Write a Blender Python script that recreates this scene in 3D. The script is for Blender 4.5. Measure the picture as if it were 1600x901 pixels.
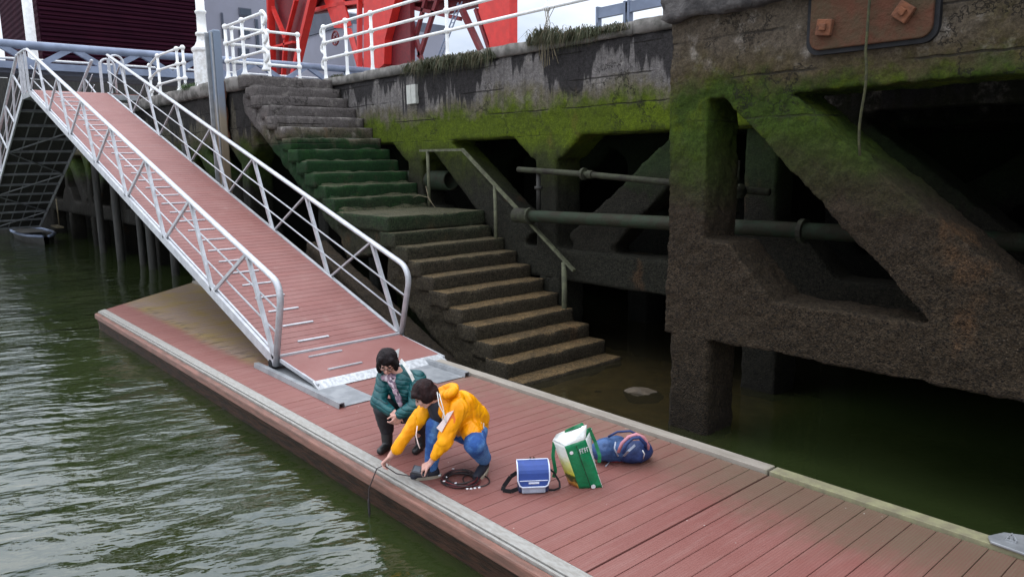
import bpy, bmesh, math, random
from math import sin, cos, pi, radians, sqrt
from mathutils import Vector, Matrix, noise
random.seed(7)
S = bpy.context.scene
COL = S.collection
for _o in list(bpy.data.objects):
    bpy.data.objects.remove(_o)

# ------------------------------------------------------------------ camera
PI_, RO, YA = radians(9.7635), radians(-0.796), radians(41.028)
FW = Vector((-cos(YA)*cos(PI_), sin(YA)*cos(PI_), -sin(PI_)))
_r = FW.cross(Vector((0, 0, 1))).normalized(); _u = _r.cross(FW)
RT = cos(RO)*_r + sin(RO)*_u; UP = -sin(RO)*_r + cos(RO)*_u
EYE = Vector((0, 0, 2.8))
cam = bpy.data.cameras.new('camera'); co = bpy.data.objects.new('camera', cam); COL.objects.link(co)
M = Matrix((RT, UP, -FW)).transposed().to_4x4(); M.translation = EYE
co.matrix_world = M
cam.sensor_width = 36; cam.lens = 1169.84/1600*36; cam.clip_start = 0.05; cam.clip_end = 2000
S.camera = co
S.render.resolution_x, S.render.resolution_y = 1024, 576

# ------------------------------------------------------------------ world, sun, exposure
SUN_EL, SUN_AZ = radians(62), radians(250)      # azimuth measured from +Y towards +X
w = bpy.data.worlds.new('World'); S.world = w; w.use_nodes = True
nt = w.node_tree; nt.nodes.clear()
def wn(t, **k):
    n = nt.nodes.new(t)
    for a, b in k.items(): setattr(n, a, b)
    return n
out = wn('ShaderNodeOutputWorld'); bg = wn('ShaderNodeBackground'); bg.inputs[1].default_value = 0.1
sky = wn('ShaderNodeTexSky'); sky.sky_type = 'NISHITA'; sky.sun_disc = False
sky.sun_elevation = SUN_EL; sky.sun_rotation = SUN_AZ; sky.air_density = 1.0; sky.dust_density = 2.0
tc = wn('ShaderNodeTexCoord'); mp = wn('ShaderNodeMapping'); mp.inputs['Scale'].default_value = (1, 1, 2.6)
no = wn('ShaderNodeTexNoise'); no.inputs['Scale'].default_value = 2.3; no.inputs['Detail'].default_value = 8; no.inputs['Roughness'].default_value = .55
cr = wn('ShaderNodeValToRGB'); cr.color_ramp.elements[0].position = .34; cr.color_ramp.elements[1].position = .62
cr.color_ramp.elements[0].color = (5.6, 6.4, 7.8, 1); cr.color_ramp.elements[1].color = (9.6, 9.9, 10.4, 1)
mx = wn('ShaderNodeMixRGB'); mx.inputs[0].default_value = .9
L = nt.links.new
L(tc.outputs['Generated'], mp.inputs[0]); L(mp.outputs[0], no.inputs[0]); L(no.outputs[0], cr.inputs[0])
sx = wn('ShaderNodeSeparateXYZ'); L(tc.outputs['Generated'], sx.inputs[0])
# standard overcast luminance: brightens steadily from horizon to zenith
oc = wn('ShaderNodeMath', operation='MULTIPLY_ADD', use_clamp=False); L(sx.outputs[2], oc.inputs[0]); oc.inputs[1].default_value = 3.1; oc.inputs[2].default_value = .84
oc2 = wn('ShaderNodeMath', operation='MAXIMUM'); L(oc.outputs[0], oc2.inputs[0]); oc2.inputs[1].default_value = .95
vm = wn('ShaderNodeVectorMath', operation='SCALE'); L(mx.outputs[0], vm.inputs[0]); L(oc2.outputs[0], vm.inputs['Scale'])
L(sky.outputs[0], mx.inputs[1]); L(cr.outputs[0], mx.inputs[2]); L(vm.outputs[0], bg.inputs[0]); L(bg.outputs[0], out.inputs[0])
sl = bpy.data.lights.new('sun', 'SUN'); sl.energy = .4; sl.angle = radians(40); sl.color = (1, .96, .9)
so = bpy.data.objects.new('sun', sl); COL.objects.link(so)
sd = Vector((sin(SUN_AZ)*cos(SUN_EL), cos(SUN_AZ)*cos(SUN_EL), sin(SUN_EL)))
so.rotation_euler = sd.to_track_quat('Z', 'Y').to_euler()
S.view_settings.view_transform = 'Standard'; S.view_settings.look = 'None'
S.view_settings.exposure = 0.0; S.view_settings.gamma = 1
S.render.engine = 'CYCLES'

# ------------------------------------------------------------------ node helpers
class G:
    """small node-graph builder for one material"""
    def __init__(s, name):
        s.m = bpy.data.materials.new(name); s.m.use_nodes = True; s.t = s.m.node_tree; s.t.nodes.clear()
        s.o = s.n('ShaderNodeOutputMaterial')
        s.geo = s.n('ShaderNodeNewGeometry')
        s.sep = s.n('ShaderNodeSeparateXYZ'); s.l(s.geo.outputs['Position'], s.sep.inputs[0])
        s.x, s.y, s.z = s.sep.outputs
        s.pos = s.geo.outputs['Position']
    def n(s, t, **k):
        n = s.t.nodes.new(t)
        for a, b in k.items(): setattr(n, a, b)
        return n
    def l(s, a, b): s.t.links.new(a, b)
    def put(s, v, inp):
        if isinstance(v, bpy.types.NodeSocket): s.l(v, inp)
        elif isinstance(v, tuple) and len(v) == 3 and inp.type == 'RGBA': inp.default_value = (*v, 1)
        else: inp.default_value = v
    def math(s, op, a, b=0.0, c=None, clamp=False):
        n = s.n('ShaderNodeMath', operation=op, use_clamp=clamp); s.put(a, n.inputs[0]); s.put(b, n.inputs[1])
        if c is not None: s.put(c, n.inputs[2])
        return n.outputs[0]
    def noise(s, scale=1.0, det=4, rough=.55, vec=None, sc=(1, 1, 1), col=False):
        mp = s.n('ShaderNodeMapping'); s.put(vec or s.pos, mp.inputs[0]); mp.inputs['Scale'].default_value = sc
        n = s.n('ShaderNodeTexNoise'); n.inputs['Scale'].default_value = scale; n.inputs['Detail'].default_value = det
        n.inputs['Roughness'].default_value = rough; s.l(mp.outputs[0], n.inputs[0])
        return n.outputs[1 if col else 0]
    def voro(s, scale, vec=None, feat='F1', out='Distance', sc=(1, 1, 1)):
        mp = s.n('ShaderNodeMapping'); s.put(vec or s.pos, mp.inputs[0]); mp.inputs['Scale'].default_value = sc
        n = s.n('ShaderNodeTexVoronoi', feature=feat); n.inputs['Scale'].default_value = scale; s.l(mp.outputs[0], n.inputs['Vector'])
        return n.outputs[out]
    def step(s, v, a, b):            # smooth 0..1 between a and b
        n = s.n('ShaderNodeMapRange', interpolation_type='SMOOTHSTEP'); s.put(v, n.inputs[0])
        n.inputs[1].default_value = a; n.inputs[2].default_value = b; return n.outputs[0]
    def mix(s, f, a, b, mode='MIX'):
        n = s.n('ShaderNodeMixRGB', blend_type=mode); s.put(f, n.inputs[0]); s.put(a, n.inputs[1]); s.put(b, n.inputs[2]); return n.outputs[0]
    def ramp(s, f, stops):
        n = s.n('ShaderNodeValToRGB'); e = n.color_ramp.elements
        while len(e) < len(stops): e.new(.5)
        for i, (p, c) in enumerate(stops): e[i].position = p; e[i].color = (*c, 1)
        s.put(f, n.inputs[0]); return n.outputs[0]
    def bump(s, h, strength=.5, dist=.01, nrm=None):
        n = s.n('ShaderNodeBump'); n.inputs['Strength'].default_value = strength; n.inputs['Distance'].default_value = dist
        s.put(h, n.inputs['Height'])
        if nrm is not None: s.l(nrm, n.inputs['Normal'])
        return n.outputs[0]
    def bsdf(s, col, rough=.6, metal=0., nrm=None, spec=.5, **kw):
        b = s.n('ShaderNodeBsdfPrincipled'); s.put(col, b.inputs['Base Color']); s.put(rough, b.inputs['Roughness'])
        s.put(metal, b.inputs['Metallic']); s.put(spec, b.inputs['Specular IOR Level'])
        if nrm is not None: s.l(nrm, b.inputs['Normal'])
        for k, v in kw.items(): s.put(v, b.inputs[k.replace('_', ' ')])
        s.l(b.outputs[0], s.o.inputs[0]); return b
    def rnd(s):
        return s.n('ShaderNodeObjectInfo').outputs['Random']

def simple(name, c1, c2=None, rough=.6, metal=0., scale=6., bump=.0, bscale=30, dist=.005, spec=.5, obj=False, sc=(1, 1, 1)):
    g = G(name); vec = None
    if obj: vec = g.n('ShaderNodeTexCoord').outputs['Object']
    c2 = c2 or tuple(v*.7 for v in c1)
    f = g.step(g.noise(scale, 5, .6, vec, sc), .35, .65)
    col = g.mix(f, c1, c2); nrm = None
    if bump: nrm = g.bump(g.noise(bscale, 4, .6, vec, sc), bump, dist)
    g.bsdf(col, rough, metal, nrm, spec); return g.m

MAT = {}
# tidal concrete: dry grey top, green algae band, brown barnacled foot; boundaries wander with noise
def tidal(name, lift=0.0, silt=None, gw=0.0, gbright=(.10, .14, .005), green=(.075, .105, .006), dark=1.0, top=(.17, .155, .15), streak=True, gmid=3.45, brown=(.022, .021, .014), pebble=1.0, gamt=1.0):
    g = G(name)
    n1 = g.noise(1.1, 5, .6); n2 = g.noise(5, 5, .65)
    n3 = g.noise(1.0, 3, .6, sc=(7, 7, .5))
    z = g.math('ADD', g.z, g.math('MULTIPLY', g.math('SUBTRACT', n1, .5), 1.1))
    z = g.math('ADD', z, g.math('MULTIPLY', g.math('SUBTRACT', n2, .5), .45))
    z = g.math('ADD', z, g.math('MULTIPLY', g.math('SUBTRACT', n3, .5), .35 if streak else .1))
    z = g.math('ADD', z, -lift)
    f = g.math('DIVIDE', g.math('ADD', z, 1.0), 7.0)
    P = lambda v: (v+1)/7
    b = brown
    gm = tuple(green[i]*gamt + b[i]*(1-gamt) for i in range(3))
    ol = tuple(.25*gm[i]+.55*b[i] for i in range(3))
    col = g.ramp(f, [(P(-.6), tuple(v*.35 for v in b)), (P(0.1), tuple(v*.8 for v in b)), (P(1.2), b), (P(2.2-gw*.5), tuple(v*.85 for v in b)),
                     (P(gmid-.75-gw), ol), (P(gmid-.3-gw*.5), gm), (P(gmid+.1), tuple(v*.85 for v in gm)), (P(gmid+.33), (top[0]*.75, top[1]*.72, top[2]*.5)), (P(gmid+.6), top)])
    zone = g.math('MULTIPLY', g.step(z, gmid-.55-gw, gmid-.1-gw), g.math('SUBTRACT', 1.0, g.step(z, gmid+.15, gmid+.45)))
    col = g.mix(g.math('MULTIPLY', g.math('MULTIPLY', zone, g.step(g.noise(2.4, 6, .7), .46, .68)), .85*gamt), col, gbright)
    col = g.mix(g.math('MULTIPLY', g.math('MULTIPLY', zone, g.step(g.noise(6.5, 5, .7), .56, .66)), .6), col, ol)
    pale = g.step(g.noise(3.3, 8, .7), .52, .75)
    hi = g.step(g.z, gmid+.15+lift, gmid+.5+lift)
    col = g.mix(g.math('MULTIPLY', pale, g.math('MULTIPLY', hi, .55)), col, (.42, .38, .34))
    if streak:
        st = g.step(g.noise(1.0, 2, .5, sc=(2.6, 2.6, .22)), .47, .56)
        st2 = g.step(g.noise(1.0, 6, .6, sc=(9, 9, .7)), .50, .62)
        nx = g.noise(1.0, 4, .6, sc=(1.9, 1.9, .12)); drip = g.math('ADD', g.z, g.math('MULTIPLY', g.math('SUBTRACT', nx, .5), 3.6))
        drip = g.math('ADD', drip, g.math('MULTIPLY', g.math('SUBTRACT', g.noise(1, 5, .7, sc=(14, 14, .8)), .5), .35))
        up = g.step(drip, gmid+.68+lift, gmid+.80+lift)
        band = g.step(g.noise(1, 3, .5, sc=(2.3, 2.3, .05), vec=g.pos), .60, .62)
        col = g.mix(g.math('MULTIPLY', g.math('MULTIPLY', st2, .35), hi), col, (.05, .045, .045))
        col = g.mix(g.math('MULTIPLY', g.math('MAXIMUM', up, band), g.math('MULTIPLY', hi, .9)), col, (.022, .020, .021))
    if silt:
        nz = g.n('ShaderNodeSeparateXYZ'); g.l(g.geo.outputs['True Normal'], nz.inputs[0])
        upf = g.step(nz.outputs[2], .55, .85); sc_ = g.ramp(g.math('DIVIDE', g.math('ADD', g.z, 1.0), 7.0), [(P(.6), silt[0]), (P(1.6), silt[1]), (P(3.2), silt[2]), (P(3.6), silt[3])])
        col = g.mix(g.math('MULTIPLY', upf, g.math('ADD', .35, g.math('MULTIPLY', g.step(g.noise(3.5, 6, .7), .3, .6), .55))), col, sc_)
    mott = g.step(g.noise(14, 6, .7), .35, .7)
    col = g.mix(g.math('MULTIPLY', mott, .55), col, g.mix(1.0, col, (.35, .36, .32), 'MULTIPLY'))
    rust = g.math('MULTIPLY', g.step(g.noise(.8, 4, .7, sc=(1, 1, .6)), .60, .72), .35)
    col = g.mix(rust, col, (.14, .065, .025))
    jn = g.math('ADD', g.z, g.math('MULTIPLY', g.noise(3, 3), .05)); dj = g.math('ABSOLUTE', g.math('SUBTRACT', g.math('FRACT', g.math('DIVIDE', g.math('SUBTRACT', jn, .06), .42)), .5))
    crk = g.n('ShaderNodeTexVoronoi', feature='DISTANCE_TO_EDGE'); crk.inputs['Scale'].default_value = 1.1
    wv = g.n('ShaderNodeVectorMath', operation='ADD'); g.l(g.pos, wv.inputs[0]); g.l(g.noise(2.5, 5, .7, col=True), wv.inputs[1]); g.l(wv.outputs[0], crk.inputs['Vector'])
    joint = g.math('MAXIMUM', g.math('SUBTRACT', 1.0, g.step(dj, .012, .035)), g.math('SUBTRACT', 1.0, g.step(crk.outputs[0], .004, .016)))
    joint = g.math('MULTIPLY', g.math('MULTIPLY', joint, g.step(g.noise(1.5, 3), .42, .55)), g.step(g.z, 3.0, 3.3))
    col = g.mix(g.math('MULTIPLY', joint, .75), col, (.015, .013, .011))
    low = g.math('SUBTRACT', 1.0, g.step(g.z, 1.6, 2.9))
    peb = g.math('SUBTRACT', 1.0, g.voro(60)); pb2 = g.noise(34, 6, .8)
    sp = g.math('MULTIPLY', g.step(g.voro(55, out='Distance'), .16, .08), low)
    col = g.mix(g.math('MULTIPLY', sp, g.math('MULTIPLY', g.step(g.noise(2, 3), .45, .6), .5*pebble)), col, (.30, .26, .20))
    spk = g.noise(52, 3, .8); cells = g.n('ShaderNodeSeparateColor'); g.l(g.voro(48, out='Color'), cells.inputs[0])
    lum = g.math('ADD', g.math('MULTIPLY', g.step(spk, .36, .66), .75), g.math('MULTIPLY', cells.outputs[0], .75))
    lc = g.n('ShaderNodeCombineXYZ'); [g.l(lum, q_) for q_ in lc.inputs]
    vmx = g.n('ShaderNodeVectorMath', operation='MULTIPLY'); g.l(col, vmx.inputs[0]); g.l(lc.outputs[0], vmx.inputs[1])
    col = g.mix(g.math('ADD', .35, g.math('MULTIPLY', low, .6)), col, g.mix(1.0, vmx.outputs[0], (1.25, 1.25, 1.25), 'MULTIPLY'))
    if dark != 1: col = g.mix(1.0, col, (dark, dark, dark), 'MULTIPLY')
    h = g.math('ADD', g.math('MULTIPLY', g.math('MULTIPLY', peb, low), .7*pebble), pb2)
    h = g.math('SUBTRACT', g.math('ADD', h, g.math('MULTIPLY', g.noise(7, 5, .7), .45)), g.math('MULTIPLY', joint, .8))
    g.bsdf(col, g.math('SUBTRACT', .92, g.math('MULTIPLY', low, .15)), 0, g.bump(h, .9, .022), .18)
    return g.m
MAT['wall'] = tidal('quay_concrete')
MAT['frame'] = tidal('barnacled_concrete', gbright=(.075, .10, .004), gmid=3.3, green=(.035, .060, .006), top=(.095, .075, .055), streak=False, brown=(.036, .025, .0145))
MAT['inner'] = tidal('deep_shade_concrete', gbright=(.012, .02, .005), gmid=3.0, green=(.012, .022, .008), brown=(.012, .012, .009), top=(.012, .012, .010), gamt=.8)  # shade under the quay is put into the colour, nearly black
MAT['inner2'] = tidal('shaded_concrete', gbright=(.018, .03, .006), gmid=3.0, green=(.018, .03, .010), brown=(.020, .018, .012), top=(.02, .02, .016))  # shade behind the near frame likewise mixed into the colour
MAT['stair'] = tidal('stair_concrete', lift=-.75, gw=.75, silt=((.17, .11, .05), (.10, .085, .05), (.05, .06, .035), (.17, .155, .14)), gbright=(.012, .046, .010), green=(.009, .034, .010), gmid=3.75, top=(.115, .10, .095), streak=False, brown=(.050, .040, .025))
MAT['leftq'] = tidal('old_quay_concrete', gbright=(.05, .07, .004), gmid=3.0, green=(.03, .05, .01), top=(.09, .08, .06), brown=(.016, .014, .010))

def deck_mat():
    g = G('red_deck_board'); r = g.rnd()
    base = g.mix(g.step(g.noise(1.7, 5, .65), .3, .7), (.190, .066, .052), (.218, .086, .070))
    base = g.mix(g.math('MULTIPLY', r, .45), base, (.175, .055, .045))
    base = g.mix(g.math('MULTIPLY', g.step(g.noise(1, 4, .6, sc=(20, 1.5, 1)), .45, .7), .35), base, (.25, .13, .11))
    n = g.math('ADD', g.math('MULTIPLY', g.noise(2.2, 6, .7), .6), g.math('MULTIPLY', g.noise(1, 6, .75, sc=(16, 2.2, 1)), .4)); nb = g.noise(1.1, 7, .75)
    yy = g.math('ADD', g.y, g.math('MULTIPLY', g.math('SUBTRACT', n, .5), 1.4))
    back = g.math('MULTIPLY', g.step(yy, 4.9, 6.0), g.step(nb, .30, .75))
    base = g.mix(g.math('MULTIPLY', back, .85), base, (.19, .145, .095))
    backr = g.math('MULTIPLY', g.step(g.math('ADD', g.x, n), -4.6, -2.6), g.step(yy, 4.7, 5.5))
    base = g.mix(g.math('MULTIPLY', backr, .75), base, (.10, .072, .042))
    # mossy, always wet strip in the lee of the gangway
    moss = g.math('MULTIPLY', g.math('SUBTRACT', 1.0, g.step(g.math('ADD', g.x, nb), -10.2, -9.0)), g.step(g.math('ADD', g.y, g.math('MULTIPLY', g.math('SUBTRACT', n, .5), .5)), 3.82, 4.05))
    mcol = g.mix(g.step(nb, .36, .6), (.25, .19, .05), (.23, .18, .13))
    base = g.mix(g.math('MULTIPLY', moss, .85), base, mcol)
    edge = g.math('MULTIPLY', moss, g.math('SUBTRACT', 1.0, g.step(g.y, 4.0, 4.3)))
    base = g.mix(g.math('MULTIPLY', g.math('MULTIPLY', edge, g.step(g.noise(3, 5, .7, sc=(3, 1, 1)), .5, .6)), .8), base, (.05, .04, .03))
    sp = g.step(g.voro(9, out='Distance'), .07, .03)
    base = g.mix(g.math('MULTIPLY', sp, g.step(g.noise(1.1, 3), .48, .62)), base, (.6, .58, .52))
    gr = g.math('SINE', g.math('MULTIPLY', g.x, 2*pi/.0214))
    base = g.mix(g.math('MULTIPLY', g.step(gr, .3, .95), .38), base, (.14, .045, .04))
    h = g.math('ADD', g.math('MULTIPLY', gr, -.25), g.noise(30, 4, .6))
    wet = g.math('SUBTRACT', .66, g.math('MULTIPLY', g.step(g.noise(2.3, 7, .75, sc=(2, 1, 1)), .40, .70), .10))
    g.bsdf(base, wet, 0, g.bump(h, .45, .006), .5)
    return g.m
MAT['deck'] = deck_mat()
def gdeck_mat():
    g = G('gangway_board'); r = g.rnd()
    base = g.mix(g.step(g.noise(1.4, 5, .65), .3, .7), (.20, .075, .064), (.24, .108, .094))
    base = g.mix(g.math('MULTIPLY', r, .35), base, (.25, .09, .075))
    base = g.mix(g.math('MULTIPLY', g.step(g.noise(6, 6, .7), .55, .75), .25), base, (.32, .23, .20))
    gr = g.math('SINE', g.math('MULTIPLY', g.x, 2*pi/.024))
    g.bsdf(base, .6, 0, g.bump(g.math('ADD', g.math('MULTIPLY', gr, -.3), g.noise(30, 4)), .35, .005), .45)
    return g.m
MAT['gdeck'] = gdeck_mat()
MAT['alu'] = simple('galvanised_aluminium', (.50, .51, .53), (.40, .41, .43), .42, .3, 7, .08, 60, .002)
MAT['alu_dull'] = simple('weathered_aluminium', (.31, .32, .33), (.22, .23, .24), .5, .4, 5, .1, 40, .002)
MAT['lip'] = simple('chequer_lip', (.52, .53, .54), (.34, .35, .36), .45, .3, 22, .6, 60, .006)
MAT['strip'] = simple('pale_edge_strip', (.31, .30, .275), (.24, .225, .20), .6, 0, 12, .15, 60, .002, sc=(1, 3, 1))
def backstrip():
    g = G('timber_edge_strip')
    f = g.step(g.x, -3.35, -3.2)
    a = g.mix(g.step(g.noise(5, 6, .7, sc=(.5, 3, 1)), .3, .7), (.32, .285, .24), (.22, .19, .155))
    b = g.mix(g.step(g.noise(7, 6, .7), .3, .7), (.25, .24, .13), (.16, .14, .09))
    g.bsdf(g.mix(f, a, b), .75, 0, g.bump(g.noise(30, 5, .7), .5, .005)); return g.m
MAT['backstrip'] = backstrip()
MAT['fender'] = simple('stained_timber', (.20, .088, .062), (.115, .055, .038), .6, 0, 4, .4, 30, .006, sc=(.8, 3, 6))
MAT['fender_dark'] = simple('shadow_brown_timber', (.045, .022, .013), (.018, .012, .008), .7, 0, 6, .5, 18, .01, spec=.15, sc=(.8, 3, 6))  # dark brown side boards, with shadow above the waterline put into the colour
MAT['dark'] = simple('tarred_timber', (.03, .027, .022), (.012, .012, .010), .7, 0, 4, .5, 15, .02, sc=(3, 3, .6))
MAT['black'] = simple('black_rubber', (.012, .012, .013), (.02, .02, .022), .7, spec=.15)
MAT['white'] = simple('white_paint', (.78, .78, .77), (.66, .66, .64), .35, 0, 5, .05, 30, .002)
MAT['whiterust'] = simple('white_paint_rubbed', (.76, .76, .76), (.55, .53, .50), .4, 0, 9, .2, 40, .003)
MAT['red'] = simple('crane_red', (.62, .025, .018), (.50, .02, .015), .45, 0, 2, .05, 20, .002)
MAT['maroon'] = simple('crane_dark_red', (.16, .008, .012), (.10, .005, .01), .6)
MAT['bluegrey'] = simple('bluegrey_steel', (.20, .24, .33), (.15, .18, .25), .5, .2, 2)
def pilem():
    g = G('bluegrey_pile'); z = g.math('ADD', g.z, g.math('MULTIPLY', g.noise(3, 4), .8))
    c = g.ramp(g.math('DIVIDE', z, 6), [(.5, (.16, .12, .075)), (.68, (.20, .16, .11)), (.78, (.14, .17, .22)), (1, (.15, .19, .25))])
    g.bsdf(c, .5, 0, g.bump(g.noise(20, 4), .3, .005)); return g.m
MAT['pile'] = pilem()
MAT['pipe'] = simple('mossy_pipe', (.042, .046, .027), (.024, .022, .016), .75, 0, 6, .8, 25, .015, spec=.2)
MAT['pipe2'] = simple('dull_green_pipe', (.020, .032, .018), (.022, .020, .012), .7, 0, 5, .8, 25, .012, spec=.2)
MAT['railm'] = simple('encrusted_handrail', (.105, .11, .06), (.055, .055, .032), .8, 0, 9, .9, 40, .012)
MAT['rope'] = simple('weedy_rope', (.06, .06, .022), (.03, .03, .014), .9, 0, 30, .8, 60, .01)
MAT['rust'] = simple('rusty_steel', (.16, .055, .022), (.085, .034, .018), .9, 0, 7, .8, 22, .015)
MAT['rustplate'] = simple('rusty_plate', (.060, .042, .024), (.085, .034, .020), .9, 0, 4, 1.0, 18, .02, spec=.2)
MAT['coping'] = simple('weathered_coping', (.20, .185, .17), (.085, .08, .07), .9, 0, 4, .8, 26, .012)
MAT['coping_dark'] = simple('dark_rough_coping', (.085, .078, .075), (.035, .032, .032), .95, 0, 5, 1.0, 16, .03)
MAT['gravel'] = simple('quay_pavement', (.2, .19, .18), (.15, .14, .13), .9, 0, 3, .5, 30, .01)
MAT['bed'] = simple('river_mud', (.05, .048, .025), (.03, .03, .016), .9, 0, 1.2, .6, 6, .05)
MAT['rock'] = simple('silted_rock', (.075, .055, .034), (.035, .027, .018), .8, 0, 5, .8, 20, .02)
MAT['silt'] = simple('silted_ledge', (.36, .27, .13), (.22, .17, .08), .6, 0, 3, .5, 14, .015)
MAT['leaf'] = simple('weed_leaf', (.050, .056, .020), (.028, .034, .012), .7, 0, 9)
MAT['leaf2'] = simple('green_weed_leaf', (.05, .11, .02), (.035, .07, .018), .7, 0, 9)
MAT['straw'] = simple('dry_straw', (.13, .105, .06), (.08, .065, .035), .8, 0, 9)
MAT['greywall'] = simple('grey_render', (.27, .27, .33), (.25, .25, .30), .8, 0, .3)
MAT['greyroof'] = simple('grey_roof', (.10, .11, .15), (.08, .09, .12), .7, 0, .5)
MAT['glass'] = simple('window_glass', (.05, .07, .10), (.03, .045, .07), .12, 0, .5)
MAT['signwhite'] = simple('weathered_white_plate', (.46, .46, .42), (.36, .37, .33), .6, 0, 8)
def slatwall():
    g = G('maroon_cladding')
    base = g.mix(g.step(g.noise(.5, 4, .6), .3, .7), (.028, .006, .013), (.020, .005, .011))
    st = g.math('SINE', g.math('MULTIPLY', g.z, 2*pi/.5))
    base = g.mix(g.math('MULTIPLY', g.step(st, .2, .9), .5), base, (.022, .006, .014))
    g.bsdf(base, .95, 0, g.bump(st, .5, .05), .05); return g.m
MAT['clad'] = slatwall()

def water_mat():
    g = G('river_water')
    p = g.pos
    al = g.math('ADD', g.math('MULTIPLY', g.x, .38), g.math('MULTIPLY', g.y, .925))
    ac = g.math('ADD', g.math('MULTIPLY', g.x, -.925), g.math('MULTIPLY', g.y, .38))
    cv = g.n('ShaderNodeCombineXYZ'); g.l(al, cv.inputs[0]); g.l(ac, cv.inputs[1]); cv = cv.outputs[0]
    n1 = g.noise(.9, 2, .5, sc=(.8, 1.25, 1), vec=cv); n2 = g.noise(3.0, 3, .5, sc=(.7, 1.2, 1), vec=cv); n3 = g.noise(9, 3, .6, sc=(.7, 1.2, 1), vec=cv)
    rd = g.math('ABSOLUTE', g.math('SUBTRACT', g.noise(2.1, 3, .5, sc=(.55, 1.25, 1), vec=cv), .5))
    gust = g.step(g.noise(.35, 3, .5, vec=cv), .3, .7)
    h = g.math('ADD', g.math('MULTIPLY', n1, .75), g.math('MULTIPLY', g.math('ADD', g.math('ADD', g.math('MULTIPLY', n2, .30), g.math('MULTIPLY', n3, .05)), g.math('MULTIPLY', rd, .55)), g.math('ADD', .42, gust)))
    # open river is rippled, the lee behind the pontoon nearly calm
    calm = g.math('SUBTRACT', 1.0, g.math('MULTIPLY', g.step(g.y, 4.5, 6.5), .82))
    h = g.math('MULTIPLY', h, calm)
    nrm = g.bump(h, 1.0, .095)
    col = g.mix(g.step(g.noise(.5, 4), .35, .65), (.030, .046, .013), (.042, .060, .018))
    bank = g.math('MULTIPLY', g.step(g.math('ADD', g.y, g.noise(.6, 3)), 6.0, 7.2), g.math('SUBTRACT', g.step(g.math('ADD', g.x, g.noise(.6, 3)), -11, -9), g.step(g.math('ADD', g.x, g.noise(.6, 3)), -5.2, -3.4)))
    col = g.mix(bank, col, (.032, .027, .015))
    dif = g.n('ShaderNodeBsdfDiffuse'); g.put(col, dif.inputs[0])
    tr = g.n('ShaderNodeBsdfTransparent'); g.put((.60, .56, .38), tr.inputs[0])
    m1 = g.n('ShaderNodeMixShader'); m1.inputs[0].default_value = .5; g.l(dif.outputs[0], m1.inputs[1]); g.l(tr.outputs[0], m1.inputs[2])
    gl = g.n('ShaderNodeBsdfGlossy'); gl.inputs['Roughness'].default_value = .04; g.put((1, 1, 1), gl.inputs[0]); g.l(nrm, gl.inputs['Normal'])
    fr = g.n('ShaderNodeFresnel'); fr.inputs[0].default_value = 1.85; g.l(nrm, fr.inputs['Normal'])
    m2 = g.n('ShaderNodeMixShader'); g.l(fr.outputs[0], m2.inputs[0]); g.l(m1.outputs[0], m2.inputs[1]); g.l(gl.outputs[0], m2.inputs[2])
    g.l(m2.outputs[0], g.o.inputs[0]); return g.m
MAT['water'] = water_mat()

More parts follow.
